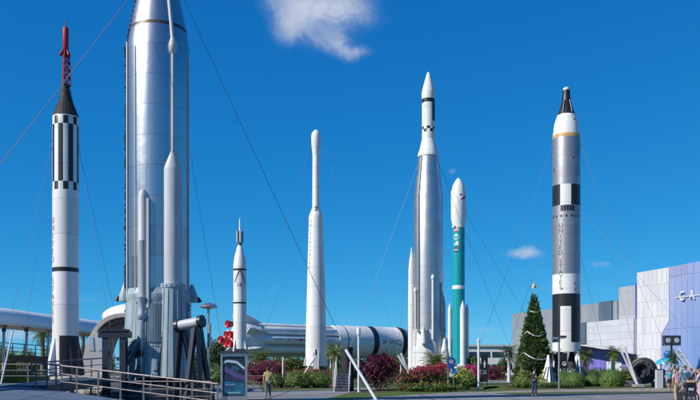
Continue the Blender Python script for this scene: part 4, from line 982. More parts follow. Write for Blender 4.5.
M['pvd'] = panelmat('deep_violet_cladding', (.24, .21, .66), (.20, .18, .58), 1.15, 5.0, (.07, .06, .25), .4)
M['pbl'] = panelmat('royal_blue_cladding', (.06, .10, .46), (.05, .09, .42), .8, 4.0, (.03, .05, .25), .4)
def wall(name, poly, y0, y1, mat, par=t):
    mb = MB(); mb.plate([(x, z_) for x, z_ in poly], abs(y1 - y0), Matrix.Translation((0, (y0 + y1) / 2, 0))); return mb.build(name, mat, par, sharp=None)
# local y > 0 goes into the building (left of +x when seen from outside is -y ... chosen so that +y is inside)
IN = 1
x637, x669, x661, x590, x613, x630, x636, x510 = [fx(q) for q in (637, 669, 661, 590, 613, 630, 636.5, 510)]
H = 15.3
wall('wall', [(x637, 0), (x661, 0), (x661, fz(661, 335)), (x669, fz(669, 320)), (x669, H), (x637, H)], 0, 22, 'pw')
wall('wall', [(x661 + .003, 0), (30, 0), (30, H + .5), (x669 + .003, H + .02), (x669 + .003, fz(669, 320)), (x661 + .003, fz(661, 335))], .05, 22, 'pv')
wall('wall', [(fx(577), fz(577, 344.5)), (x637 - .003, fz(637, 354)), (x637 - .003, 8.85), (fx(577), 8.85)], -.6, 14, 'pwl')
wall('wall', [(fx(577), 0), (x637 - .003, 0), (x637 - .003, fz(637, 354) - .003), (fx(577), fz(577, 344.5) - .003)], 2.2, 14, 'pvd')
wall('wall', [(x613, 8.853), (x630, 8.853), (x630, 13.75), (x613, 13.75)], 1.0, 15, 'pgl')
wall('wall', [(x630 + .003, 8.853), (x636, 8.853), (x636, 13.95), (x630 + .003, 13.95)], .9, 15, 'pbl')
wall('wall', [(x510, 0), (fx(577) - .003, 0), (fx(577) - .003, 11.8), (x510, 11.8)], .5, 16, 'pg')
wall('wall', [(fx(577), 8.853), (x613 - .003, 8.853), (x613 - .003, 11.8), (fx(577), 11.8)], .7, 16, 'pg')
wall('wall', [(fx(596), 8.86), (fx(609), 8.86), (fx(609), 11.9), (fx(596), 11.9)], .45, 5, 'pdk')
wall('wall', [(fx(580), 5.6), (fx(590), 5.6), (fx(590), 8.9), (fx(580), 8.9)], -.8, 3, 'pdk')
mb = MB(); mb.box(((x637 + x669) / 2, 11.5, H + .05), (x669 - x637 - .6, 19, .1)); mb.box((16, 11.5, H + .55), (24, 19, .1)); mb.box(((x510 + x613) / 2, 9, 11.86), (x613 - x510 - 1, 12, .12)); mb.build('roof', 'greyp', t)
for dx in (fx(599.5), fx(605.5)):
    mb = MB(); w_ = .9
    for sx in (-1, 1): mb.box((dx + sx * w_, 2.1, 1.3), (.28, .2, 2.6))
    mb.box((dx, 2.1, 2.7), (2 * w_ + .28, .2, .2)); dr = mb.build('door', 'white', t)
    mb = MB(); mb.box((dx, 2.15, 1.3), (1.5, .06, 2.55)); mb.build('pane', 'paleglass', dr)
zc = fz(683, 296.5)
for ch, px in (('G', 683.3), ('A', 693.2)):
    vs, fs = glyphs(ch, 1.75); xx = fx(px); mb = MB()
    mb.add([(xx + v_.x * .72, -.28, zc + v_.y) for v_ in vs], fs); n0 = len(mb.v); mb.add([(xx + v_.x * .72, -.06, zc + v_.y) for v_ in vs], [f[::-1] for f in fs])
    ed = {}
    for f in fs:
        for a, b in zip(f, f[1:] + f[:1]): ed[(a, b)] = ed.get((a, b), 0) + 1
    for (a, b) in ed:
        if (b, a) not in ed: mb.f.append([b, a, n0 + a, n0 + b]); mb.m.append(0)
    mb.build('letter', 'white', t, sharp=30)
mb = MB(); mb.box(((fx(676) + 12) / 2, -.12, zc - .05), (12 - fx(676), .06, .07)); mb.build('sign_rail', 'white', t)

# distant low building behind the central beds
b = at(494, 369, 230); t = thing('building', 'distant low pale building with dark blue window bands', 'building', (b.x, b.y, 0))
mb = MB(); mb.box((0, 0, 3.9), (19, 12, 7.8)); mb.build('wall', 'white2', t)
mb = MB(); mb.box((0, 0, 8.05), (20, 13, .5)); mb.build('roof', 'greyp', t)
for z_ in (2.2, 5.6):
    for i in range(5):
        mb = MB(); mb.box((-7.4 + 3.7 * i, -6.03, z_), (3.1, .1, 1.5)); mb.build('window', 'glass', t)

# unseen hall, added outside the frame on the left so that its shadow falls on the walkway and the foot of the steel rocket
def lt(t_, n_): return Vector((-SAZ.x * t_ + SAZ.y * n_, -SAZ.y * t_ - SAZ.x * n_, 0))
t = thing('building', 'unseen plain hall added at left to shade the walkway', 'building', lt(-14, 24), math.atan2(-SAZ.x, SAZ.y))
for n0, n1, hh in ((24, 36.0, 9.6), (36.003, 42.6, 17.2), (42.603, 60, 12.6)):
    mb = MB(); mb.box(((n0 + n1) / 2 - 24, 4, hh / 2), (n1 - n0, 8, hh)); mb.build('wall', 'white2', t)
    mb = MB(); mb.box(((n0 + n1) / 2 - 24, 4, hh + .06), (n1 - n0 - .3, 7.7, .12)); mb.build('roof', 'greyp', t)
    for i in range(int((n1 - n0) / 3)):
        for j in range(int(hh / 4)):
            mb = MB(); mb.box((n0 - 24 + 1.6 + 3 * i, -.03, 2 + 3.9 * j), (1.6, .1, 2)); mb.build('window', 'glass', t)

# ------------------------------------------------------------------ white canopy and entrance shell (left)
c0, c1, c2, c3 = Vector((-44, 58, 0)), at(0, 0, 70), at(55, 0, 80), at(112, 0, 93)
t = thing('canopy', 'long white curved walkway canopy with tan underside behind the striped rocket', 'canopy', (c1.x, c1.y, 0))
path = [c0, at(-45, 0, 64.5), c1, at(28, 0, 75), c2, at(84, 0, 86), c3, at(128, 0, 98)]
zt = 6.95; prof = []
for i in range(13):
    a = PI * i / 12; prof.append((-2.3 * math.cos(a), 5.35 + 1.5 * math.sin(a) ** .8))
def sweep(prof, path, mi=0, mb=None):
    n = len(prof); o = len(mb.v)
    for i, p in enumerate(path):
        d_ = (path[min(i + 1, len(path) - 1)] - path[max(i - 1, 0)]); d_.z = 0; d_.normalize(); s_ = Vector((d_.y, -d_.x, 0))
        for (x, z_) in prof: mb.v.append(tuple(Vector((p.x, p.y, 0)) + s_ * x + Vector((0, 0, z_))))
    for i in range(len(path) - 1):
        for j in range(n - 1): mb.f.append([o + i * n + j, o + i * n + j + 1, o + (i + 1) * n + j + 1, o + (i + 1) * n + j]); mb.m.append(mi)
P_ = []
for i in range(len(path) - 1):
    for k in range(4): P_.append(path[i].lerp(path[i + 1], k / 4))
P_.append(path[-1])
mb = MB(); sweep(prof, P_, 0, mb); mb.build('roof', 'white', t, world=True)
mb = MB(); sweep([(2.25, 5.33), (1.2, 5.5), (0, 5.58), (-1.2, 5.5), (-2.25, 5.33)], P_, 0, mb); mb.build('soffit', 'tan', t, world=True)
mb = MB(); sweep([(2.32, 5.25), (2.36, 5.45), (2.22, 5.45), (2.32, 5.25)], P_, 0, mb); mb.build('edge_trim', 'white2', t, world=True)
for (bx, by, Yb, tx) in ((3, 384, 68, 4.0), (23.5, 384, 72, 27.5), (46, 384, 77, 49)):
    a_ = at(bx, by, Yb); a_.z = 0; b_ = at(tx, 326, Yb + 1); b_.z = 5.5
    mb = MB(); mb.tube([a_, b_], .12, 10); mb.box(b_ + Vector((0, 0, -.1)), (.7, .5, .25)); mb.build('column', 'galv', t, world=True)
for Yb, px in ((70, 4), (74, 26)):
    p = at(px, 330, Yb - 1.8); mb = MB(); mb.ball(p, .19, 0, 12); mb.tube([p, p + Vector((0, .5, .4))], .05, 6); mb.build('floodlight', 'dkgrey', t, world=True)

t = thing('entrance_shell', 'tan arched entrance shell with slot windows and a white top, behind the steel portal', 'pavilion', at(108, 0, 60).xy.to_3d())
ctr = at(129, 0, 57); ctr.z = 0; ax = Vector((-.10, 1, 0)).normalized(); sx_ = Vector((ax.y, -ax.x, 0))
def arch(v_, dep, hw=3.05, h=5.5):            # v 0 left foot .. 1 right foot
    a = PI * v_; c_ = math.cos(a); e = math.copysign(abs(c_) ** .75, c_)
    return ctr + ax * dep - sx_ * hw * e + Vector((0, 0, .02 + h * math.sin(a) ** .62))
def shell(mb, hw0, h0, hw1, h1, d0, d1, v0=0, v1=1, n=36):
    o = len(mb.v); m_ = n + 1
    for dep in (d0, d1):
        for hw, h in ((hw0, h0), (hw1, h1)):
            for j in range(m_): mb.v.append(tuple(arch(v0 + (v1 - v0) * j / n, dep, hw, h)))
    for j in range(n):
        for a, b, c_, d_ in ((0, 1, 1, 0),): mb.f.append([o + j, o + j + 1, o + m_ + j + 1, o + m_ + j]); mb.m.append(0)
        mb.f.append([o + 2 * m_ + j + 1, o + 2 * m_ + j, o + 3 * m_ + j, o + 3 * m_ + j + 1]); mb.m.append(0)
        mb.f.append([o + j + 1, o + j, o + 2 * m_ + j, o + 2 * m_ + j + 1]); mb.m.append(0)
        mb.f.append([o + m_ + j, o + m_ + j + 1, o + 3 * m_ + j + 1, o + 3 * m_ + j]); mb.m.append(0)
mb = MB(); shell(mb, 2.85, 5.25, 3.1, 5.5, 0, 9); mb.build('shell', 'tan', t, world=True)
mb = MB(); shell(mb, 3.12, 5.52, 3.2, 5.62, .6, 9.1, .12, .88); mb.build('white_top', 'white', t, world=True)
mb = MB()
for j in range(30):
    v0, v1 = .1 + .0267 * j, .1 + .0267 * (j + 1)
    p0_, p1_ = arch(v0, .5, 2.78, 5.18), arch(v1, .5, 2.78, 5.18); q0_, q1_ = arch(v0, .5, 2.5, 4.85), arch(v1, .5, 2.5, 4.85)
    mb.tube([p0_, p1_], .045, 5); mb.tube([q0_, q1_], .045, 5); mb.tube([p0_, q1_] if j % 2 else [q0_, p1_], .035, 5)
mb.build('rib_truss', 'dkgrey', t, world=True)
M['shellw'] = pmat('pale_shell_wall', (.55, .54, .52), .6, var=.06, scale=.8)
mb = MB(); MX = Matrix((sx_, ax, Vector((0, 0, 1)))).transposed().to_4x4(); MX.translation = ctr - ax * .16
pl = [(-3.35, 0), (-1.1, 0), (-1.25, 2.6), (-1.45, 4.25), (-1.9, 4.3), (-2.45, 4.05), (-2.9, 3.2), (-3.1, 2.2)]
mb.plate(pl, .25, MX); mb.build('front_wall', 'shellw', t, sharp=None, world=True)
for wx in (-2.42, -1.82):
    mb = MB(); mb.plate([(wx - .2, 2.95), (wx + .12, 2.9), (wx + .06, 3.85), (wx - .18, 3.9)], .05, Matrix.Translation(-ax * .14) @ MX); mb.build('window', 'paleglass', t, sharp=None, world=True)
for dep in ():
    mb = MB(); q = [arch(v_, dep + dd, 2.83, 5.22) for v_, dd in ((.052, -.45), (.052, .45), (.13, .45), (.13, -.45))]
    mb.add(q, [(0, 1, 2, 3)]); mb.build('window', 'paleglass', t, sharp=None, world=True)
mb = MB(); mb.ball(ctr + ax * 7.5 + Vector((-.7, 0, 5.75)), 1, 0, 24, (2.6, 2.4, 1.05)); mb.build('roof_cowl', 'white', t, world=True)
mb = MB(); mb.box(ctr + ax * 5.25 + Vector((-.2, 0, 5.98)), (2.0, .3, .3)); mb.build('roof_window', 'glass', t, world=True)

# ------------------------------------------------------------------ planting
def leafquad(mb, p, n, L0, W0, mi, droop=0):
    n = n.normalized(); u_ = n.orthogonal().normalized(); a = rnd.uniform(0, 2 * PI)
    x = u_ * math.cos(a) + n.cross(u_) * math.sin(a); y = n.cross(x)
    mb.add([p - x * L0 * .5, p + y * W0 * .5 + n * L0 * .08, p + x * L0 * .5, p - y * W0 * .5 + n * L0 * .08], [(0, 1, 2, 3)], mi)
def cloud(mb, c, rad, n, L0, mis, shape='ball', bump=.22, fr=1.3, top=None, upright=0.0, asp=.5, fill=.4, core=True):
    """leaves through the outer part of a lumpy volume; mis = list of material indices from dark clumps to light"""
    c = Vector(c); off = Vector((rnd.uniform(-50, 50), rnd.uniform(-50, 50), rnd.uniform(-50, 50)))
    rad = Vector(rad); k = 0
    nu, nv = 16, 9; o = len(mb.v); cs = 1 - fill * .75
    for i in range(nv + 1):
        for j in range(nu):
            el = -PI / 2 + PI * i / nv; az = 2 * PI * j / nu; d_ = Vector((math.cos(el) * math.cos(az), math.cos(el) * math.sin(az), math.sin(el)))
            s_ = (1 + bump * mnoise.noise(d_ * fr * 1.7 + off) * 1.6) * cs
            if shape == 'box': d_ = (d_ / max(abs(d_.x), abs(d_.y), abs(d_.z))).lerp(d_, .35)
            mb.v.append((c.x + d_.x * rad.x * s_, c.y + d_.y * rad.y * s_, max(.01, c.z + d_.z * rad.z * s_)))
    for i in range(nv if core else 0):
        for j in range(nu):
            a_, b_ = o + i * nu + j, o + i * nu + (j + 1) % nu
            mb.f.append([a_, b_, b_ + nu, a_ + nu]); mb.m.append(mis[0])
    while k < n:
        d_ = Vector((rnd.gauss(0, 1), rnd.gauss(0, 1), rnd.gauss(0, 1))).normalized()
        if shape == 'dome':
            d_.z = abs(d_.z) if rnd.random() < .8 else d_.z * .3
        s_ = 1 + bump * mnoise.noise(d_ * fr * 1.7 + off) * 1.6 + bump * .5 * mnoise.noise(d_ * fr * 4 + off)
        if shape == 'box':
            m_ = max(abs(d_.x), abs(d_.y), abs(d_.z)); d2 = d_ / m_; d2 = d2.lerp(d_, .35)
        else: d2 = d_
        f = 1 - fill * rnd.random() ** 1.8
        p = Vector((d2.x * rad.x, d2.y * rad.y, d2.z * rad.z)) * s_ * f + c
        if p.z < .02: k += 1; continue
        nrm = (Vector((d_.x / rad.x, d_.y / rad.y, d_.z / rad.z)).normalized() + Vector((rnd.uniform(-1, 1), rnd.uniform(-1, 1), rnd.uniform(-.6, 1))) * .75)
        q = mnoise.noise(p * 1.6 / max(.5, rad.x) + off) * .8 + rnd.uniform(-.35, .35)
        mi = mis[min(len(mis) - 1, max(0, int((q + .5) * len(mis))))]
        if top is not None and d_.z * s_ > rnd.uniform(.05, .55): mi = top[rnd.randrange(len(top))]
        leafquad(mb, p, nrm, L0 * rnd.uniform(.7, 1.3), L0 * asp * rnd.uniform(.8, 1.2), mi); k += 1
def bush(label, px, pb, wpx, top, mats, n=1500, leaf=.13, shape='dome', depth=None, bump=.3, topm=None, name='shrub', cat='bush', group=None, asp=.5, Y=None, fill=.4, zb=None):
    g = gd(px, pb) if Y is None else at(px, pb, Y)
    if Y is not None: g.z = 0
    k = g.y / F; H = EYE + (HY - top) * k; rx = wpx * k / 2; ry = depth or min(rx, 1.6)
    g = g + Vector((0, ry * .8, 0)) if Y is None else g
    mb = MB()
    if shape == 'dome': cloud(mb, (0, 0, H * .28), (rx, ry, H * .72), n, leaf, list(range(len(mats))) if topm is None else topm[0], 'dome', bump, top=None if topm is None else topm[1], asp=asp, fill=fill)
    else: cloud(mb, (0, 0, H * .5), (rx, ry, H * .5), n, leaf, list(range(len(mats))) if topm is None else topm[0], shape, bump, top=None if topm is None else topm[1], asp=asp, fill=fill)
    if bump >= .15:
        cz, hz_ = (H * .28, H * .72) if shape == 'dome' else (H * .5, H * .5)
        for i in range(int(12 + wpx * .7)):
            a = rnd.uniform(0, 2 * PI); e = rnd.uniform(.1, 1.4); d_ = Vector((math.cos(a) * math.cos(e), math.sin(a) * math.cos(e), math.sin(e)))
            d2 = d_ if shape == 'dome' else (d_ / max(abs(d_.x), abs(d_.y), abs(d_.z))).lerp(d_, .35)
            p_ = Vector((d2.x * rx, d2.y * ry, cz + d2.z * hz_)); g_ = (d_ + Vector((0, 0, 1.1)) + Vector((rnd.uniform(-.5, .5), rnd.uniform(-.5, .5), 0))).normalized(); ln = rnd.uniform(.12, .34)
            mi_ = rnd.randrange(len(mats)) if topm is None else rnd.choice(topm[1])
            for k_ in range(7): leafquad(mb, p_ + g_ * ln * (k_ / 6 - .25), g_.orthogonal() + Vector((rnd.uniform(-1, 1), rnd.uniform(-1, 1), rnd.uniform(-.2, 1))), leaf * rnd.uniform(.8, 1.5), leaf * asp, mi_)
    o = mb.build(name, mats, sharp=None); o.location = g
    tag(o, label, cat, group); return o
GR = ['lg3', 'lg1', 'lg2', 'lg4']
RB = 'round clipped bushes in the beds'
# bed left of centre
bush('dark red hedge behind the man in the yellow shirt', 266, 381, 38, 361.5, ['purp', 'red2', 'red'], 2600, .17, 'box', 1.3, Y=86, name='hedge', cat='hedge')
bush('round green bush nearest the yellow shirted man', 277, 388, 17, 373, GR, 1500, .13, group=RB)
bush('largest round green bush below the lying rocket', 300, 388.2, 27, 370.8, GR, 2400, .13, group=RB)
bush('round green bush left of the black stairs', 321, 388, 23, 372, GR, 1900, .13, group=RB)
bush('small low green bush between two larger ones below the lying rocket', 288.5, 387, 13, 375.5, GR, 900, .12, group=RB)
bush('low row of red flowers behind the round green bushes', 306, 380, 52, 370, ['lg3', 'red', 'pink'], 1300, .15, 'box', .8, Y=90, name='flower_border', cat='flowers')
# centre bed
g = gd(379, 391.2); t = thing('shrub', 'big dark purple spiky shrub beside the pale leaning strut', 'bush', g + Vector((0, 1.2, 0)))
mb = MB(); k = g.y / F
cloud(mb, (0, 0, 1.5), (1.5, 1.2, 1.25), 2600, .22, [0, 0, 1, 2], 'ball', .34, 2.0, asp=.34, fill=.6, core=True)
for i in range(55):
    a = rnd.uniform(0, 2 * PI); e = rnd.uniform(.2, 1.35); d_ = Vector((math.cos(a) * math.cos(e), math.sin(a) * math.cos(e), math.sin(e)))
    c = Vector((0, 0, 1.35)) + Vector((d_.x * 1.45, d_.y * 1.2, d_.z * 1.15)) * rnd.uniform(.85, 1.12)
    for j in range(14): 
        q = (d_ + Vector((rnd.uniform(-1, 1), rnd.uniform(-1, 1), rnd.uniform(-.5, 1))) * .7).normalized(); s_ = q.orthogonal().normalized() * .035
        mb.add([c, c + q * .17 + s_, c + q * .36, c + q * .17 - s_], [(0, 1, 2, 3)], rnd.choice((0, 1, 1, 2)))
mb.build('foliage', ['purp', 'purp2', 'red2'], t, sharp=None)
mb = MB()
for i in range(7):
    a = i * 2 * PI / 7; mb.tube([(.08 * math.cos(a), .08 * math.sin(a), 0), (.5 * math.cos(a), .4 * math.sin(a), .7), (.9 * math.cos(a), .7 * math.sin(a), 1.5)], [.035, .03, .015], 6)
mb.build('stem', 'bark', t)
bush('small green and pink bush right of the dark purple shrub', 404.5, 391.4, 17, 371, ['lg3', 'lg1', 'red2', 'pink'], 1300, .15, bump=.3)
CRO = ['lg3', 'lg2', 'red2', 'red', 'pink']
for i, (px, w_, tp, lb) in enumerate(((418, 17, 368.5, 'red topped croton bush at the left end of its row'), (429.5, 17, 366.5, 'red topped croton bush in the middle of its row'), (441, 18, 365.2, 'red topped croton bush left of the blue sign'))):
    bush(lb, px, 391 - i * .2, w_, tp, CRO, 1500, .16, 'box', 1.0, .22, ([0, 1, 1, 2], [2, 3, 3, 4]), name='croton', cat='bush', group='red topped crotons')
bush('yellow green loose bush right of the blue sign', 462.5, 390.3, 27, 368.5, ['lg2', 'yg', 'lg4', 'yflower'], 2200, .14, 'dome', bump=.3, topm=([0, 1, 2, 0, 2, 1], [1, 2, 2, 1, 3]))
bush('magenta flowering bush behind the yellow green one', 471, 384, 24, 365.6, ['lg3', 'magenta', 'pink', 'red2'], 1700, .17, 'dome', Y=76, topm=([0, 0, 3], [1, 1, 2]), bump=.25)
bush('low spreading green plants along the lawn edge of the centre bed', 432, 392, 60, 384, ['lg3', 'lg1', 'yg', 'red2'], 1400, .14, 'box', .6, .3)
bush('red leaved hedge near the distant low building', 494, 381, 20, 366.8, ['purp', 'red2', 'red', 'lg3'], 1500, .22, 'box', 1.4, Y=120, name='hedge', cat='hedge')
# bed under the lettered rocket
bush('yellow flowering low bush right of the man in dark clothes', 545, 385, 13, 372, ['lg2', 'yg', 'yflower', 'lg4'], 1200, .13, Y=79)
bush('loose yellow green bush left of the man in dark clothes', 524, 386.5, 17, 371, ['lg3', 'lg2', 'yg', 'lg4'], 1400, .15, Y=78, bump=.3)
bush('low clipped hedge along the front of the right bed', 560, 388.3, 50, 382, ['lg3', 'lg1', 'lg1', 'lg2'], 2600, .12, 'box', .7, .12, name='hedge', cat='hedge')
bush('low clumps in front of the Christmas tree', 524, 388.2, 24, 380.8, ['lg3', 'lg1', 'yg'], 1000, .13, 'box', .6, .25, name='hedge', cat='hedge')
for (px, pb, w_, tp, lb, yy) in ((553, 386, 14, 373.5, 'round clipped bush directly left of the twin floodlight pole', 80), (563, 386, 15, 370.5, 'tallest of the round clipped bushes behind the twin floodlight pole', 82), (574.5, 387, 23, 371.2, 'broad round clipped bush right of the twin floodlight pole', 77),
                           (592.5, 387, 18, 373.6, 'smaller round clipped bush between two broad ones', 78), (611.8, 387, 27, 368.6, 'broad pointed clipped bush left of the white crossed struts', 76)):
    bush(lb, px, pb, w_, tp, ['lg1', 'lg2', 'lg1', 'lg3'], 3200, .085, 'dome', depth=1.15, bump=.05, name='topiary', group=RB, Y=yy, fill=.14)
bush('olive hedge at the foot of the white wall', 632, 376, 36, 367.4, ['oliv', 'lg2', 'yg'], 1500, .2, 'box', 1.2, Y=104, name='hedge', cat='hedge')
bush('low green border under the grey wall behind the lettered rocket', 590, 377, 44, 368.5, ['lg3', 'lg1', 'oliv'], 1500, .2, 'box', 1.2, Y=106, name='hedge', cat='hedge')
# left, behind the deck
bush('clipped green hedge beyond the deck at the far left', 20, 378, 62, 370.2, ['lg3', 'lg1', 'lg2'], 2600, .16, 'box', 1.2, .1, Y=66, name='hedge', cat='hedge')
bush('green hedge behind the mushroom lamp post', 222, 380, 34, 366.5, ['lg3', 'lg1', 'lg2'], 1500, .18, 'box', 1.2, .2, Y=84, name='hedge', cat='hedge')
bush('orange flowers in the grass below the ramp', 92, 398, 24, 393, ['oflower', 'lg2', 'yflower'], 700, .1, 'box', .5, .2, Y=39, name='flower_border', cat='flowers')
bush('low green plants beneath the lying rocket', 345, 379, 60, 368.5, ['lg3', 'lg1', 'dkg', 'lg2'], 1600, .25, 'box', 1.5, .25, Y=128, name='hedge', cat='hedge')

def frond(mb, p, az, el, Ln, droop, w_, mis, n=18):
    """one pinnate leaf: curved midrib with two rows of leaflets"""
    d_ = Vector((math.cos(az), math.sin(az), 0)); pts = []; e = el; q = Vector(p)
    for i in range(n + 1):
        pts.append(q.copy()); q = q + (d_ * math.cos(e) + Vector((0, 0, 1)) * math.sin(e)) * (Ln / n); e -= droop / n
    sd_ = Vector((-d_.y, d_.x, 0))
    mb.tube([pts[0], pts[n // 2], pts[n]], [.03, .02, .006], 4, mis[0], cap=False)
    for i in range(1, n):
        t_ = (pts[i + 1] - pts[i]).normalized(); l_ = w_ * math.sin(PI * (.12 + .88 * i / n)) ** .6
        for s_ in (-1, 1):
            o_ = (sd_ * s_ + t_ * .7 + Vector((0, 0, rnd.uniform(-.45, -.1)))).normalized() * l_ * rnd.uniform(.85, 1.1); b_ = t_ * Ln / n * .62
            mb.add([pts[i] - b_, pts[i] + o_ * .5 + b_ * .5, pts[i] + o_, pts[i] + o_ * .45 - b_ * .8], [(0, 1, 2, 3)], rnd.choice(mis))
def palm(label, px, pb, top, wpx, Y, mats, nf=30, tr=.16, group=None, base_z=0.0, trunk='palmbark', lo=-.5):
    b = at(px, pb, Y); b.z = base_z; k = Y / F; H = EYE + (HY - top) * k - base_z; Ln = wpx * k * .56; hc = max(.15, H - Ln * .62)
    t = thing('palm_tree', label, 'palm tree', b, 0, group)
    mb = MB(); n = 10; ln = rnd.uniform(-.1, .1)
    mb.tube([(ln * (i / n) ** 2, 0, hc * i / n) for i in range(n + 1)], [tr * (1.35 - .4 * i / n + (.12 if i % 2 else 0)) for i in range(n + 1)], 10); mb.ball((ln, 0, hc), tr * 1.5, 0, 10, (1, 1, 1.3)); mb.build('trunk', trunk, t)
    mb = MB()
    for i in range(nf):
        el = lo + (1.35 - lo) * ((i + .5) / nf); az = i * 2.39996 + rnd.uniform(-.2, .2)
        frond(mb, (ln, 0, hc + tr * .8), az, el, Ln * rnd.uniform(.85, 1.1), rnd.uniform(.9, 1.5), Ln * .3, [0, 1, 0] if i > nf // 3 else [0, 0, 2 % len(mats)])
    mb.build('crown', mats, t, sharp=None); return t
PG = 'palms in the rocket garden'
palm('palm with bushy crown behind the striped rocket at left', 43, 375, 325, 28, 96, ['palm', 'palm2', 'dpalm'], 30, .22, PG)
palm('palm half hidden behind the right edge of the striped rocket', 83, 375, 330, 14, 98, ['dpalm', 'palm', 'dpalm'], 24, .2, PG)
palm('stemless green palm between the small white rocket and the red hedge', 262, 381, 350, 31, 92, ['palm', 'palm2', 'palm'], 40, .2, PG)
palm('yellowish palm left of the black stairs', 334, 382, 345, 26, 76, ['palm2', 'yg', 'palm'], 24, .14, PG)
palm('bushy palm behind the croton row at the foot of the steel rocket', 436, 384, 352, 36, 74, ['palm', 'palm2', 'palm'], 42, .16, PG)
palm('dark palm with a pale trunk standing alone near the distant building', 509, 381, 345, 26, 100, ['dpalm', 'palm', 'dpalm'], 22, .16, PG, trunk='white2')
palm('palm right of the lettered rocket, in front of the violet wall', 585, 382, 349, 24, 88, ['palm', 'palm2', 'palm'], 32, .15, PG)
palm('palm before the white doors of the hall', 613, 378, 347, 22, 96, ['palm2', 'palm', 'palm'], 34, .18, PG)
palm('palm just left of the lettered rocket beside the Christmas tree', 556, 382, 351, 20, 84, ['palm', 'palm2', 'palm'], 30, .15, PG)
palm('small palm behind the round dark engine', 635, 378, 355, 17, 98, ['palm', 'palm2', 'dpalm'], 20, .14, PG)
palm('dark palm under the loudspeaker cabinet', 674, 380, 351, 22, 80, ['dpalm', 'palm', 'dpalm'], 22, .15, PG)
palm('low palm at the left foot of the Christmas tree', 522, 385, 354, 22, 80, ['palm', 'palm2', 'palm'], 30, .15, PG)

def tree(label, px, top, wpx, Y, mats, n=2200, leaf=.35, trunk_h=.35, group='trees beyond the garden', name='tree'):
    b = at(px, 0, Y); b.z = 0; k = Y / F; H = EYE + (HY - top) * k; rx = wpx * k / 2
    t = thing(name, label, 'tree', b, 0, group)
    mb = MB(); mb.tube([(0, 0, 0), (.1, 0, H * .3), (0, .1, H * .6)], [.26, .2, .1], 8)
    for i in range(6):
        a = i * 1.05; mb.tube([(.05, 0, H * .3), (rx * .4 * math.cos(a), rx * .35 * math.sin(a), H * .55), (rx * .65 * math.cos(a), rx * .6 * math.sin(a), H * .72)], [.1, .07, .03], 6)
    mb.build('trunk', 'bark', t)
    mb = MB(); nb = 8
    for i in range(nb):
        a = i * 2.4; rr = rx * .55 * math.sqrt((i + .5) / nb); c = (rr * math.cos(a), rr * math.sin(a), H * rnd.uniform(trunk_h + .12, .74)); s_ = rnd.uniform(.42, .6)
        cloud(mb, c, (rx * s_, rx * s_, H * .27), n // nb, leaf, list(range(len(mats))), 'ball', .35, 1.6, fill=.7, asp=.6, core=False)
    mb.build('crown', mats, t, sharp=None)
for (px, tp, w_, Y, ms, lb) in ((6, 346, 30, 112, ['oliv', 'yg', 'lg1'], 'olive tree at the left edge beyond the deck'), (28, 348, 26, 118, ['yg', 'lg2', 'oliv'], 'yellow green tree left of the bushy crowned palm'), (56, 344, 26, 122, ['lg3', 'oliv', 'lg1'], 'dark tree behind the foot of the striped rocket'),
                         (86, 352, 24, 124, ['yg', 'oliv', 'lg2'], 'yellow green tree right of the striped rocket foot'), (218, 338, 26, 165, ['dkg', 'lg3', 'oliv'], 'dark tree behind the mushroom lamp post'), (233, 343, 22, 175, ['dkg', 'oliv', 'lg3'], 'olive tree behind the red engine bells'),
                         (203, 345, 24, 160, ['dkg', 'lg3', 'lg1'], 'dark tree behind the A-frame stand'), (474, 352, 15, 150, ['lg3', 'lg1', 'lg2'], 'round dark green tree right of the teal rocket foot'), (504, 359, 16, 180, ['lg3', 'oliv', 'lg1'], 'low tree in front of the distant low building'),
                         (293, 356, 26, 195, ['lg3', 'oliv', 'lg2'], 'low tree under the middle of the lying rocket'), (318, 358, 22, 190, ['oliv', 'lg2', 'lg3'], 'low tree behind the bottle shaped rocket'), (402, 356, 24, 200, ['lg3', 'oliv', 'lg1'], 'low tree left of the tall steel rocket foot')):
    tree(lb, px, tp, w_, Y, ms, 2400, .32 if Y < 140 else .45)
# far wood behind everything
mb = MB()
for i in range(150):
    x = -330 + i * 4.4 + rnd.uniform(-2, 2); y = 330 + rnd.uniform(-25, 40)
    cloud(mb, (x, y, 3.2), (4.6, 3, rnd.uniform(3.2, 5.6)), 130, 1.3, [0, 1, 2], 'ball', .3, fill=.6, asp=.6)
tag(mb.build('treeline', ['dkg', 'lg3', 'oliv'], sharp=None), 'far strip of dark woodland along the horizon', 'woodland', kind='stuff')

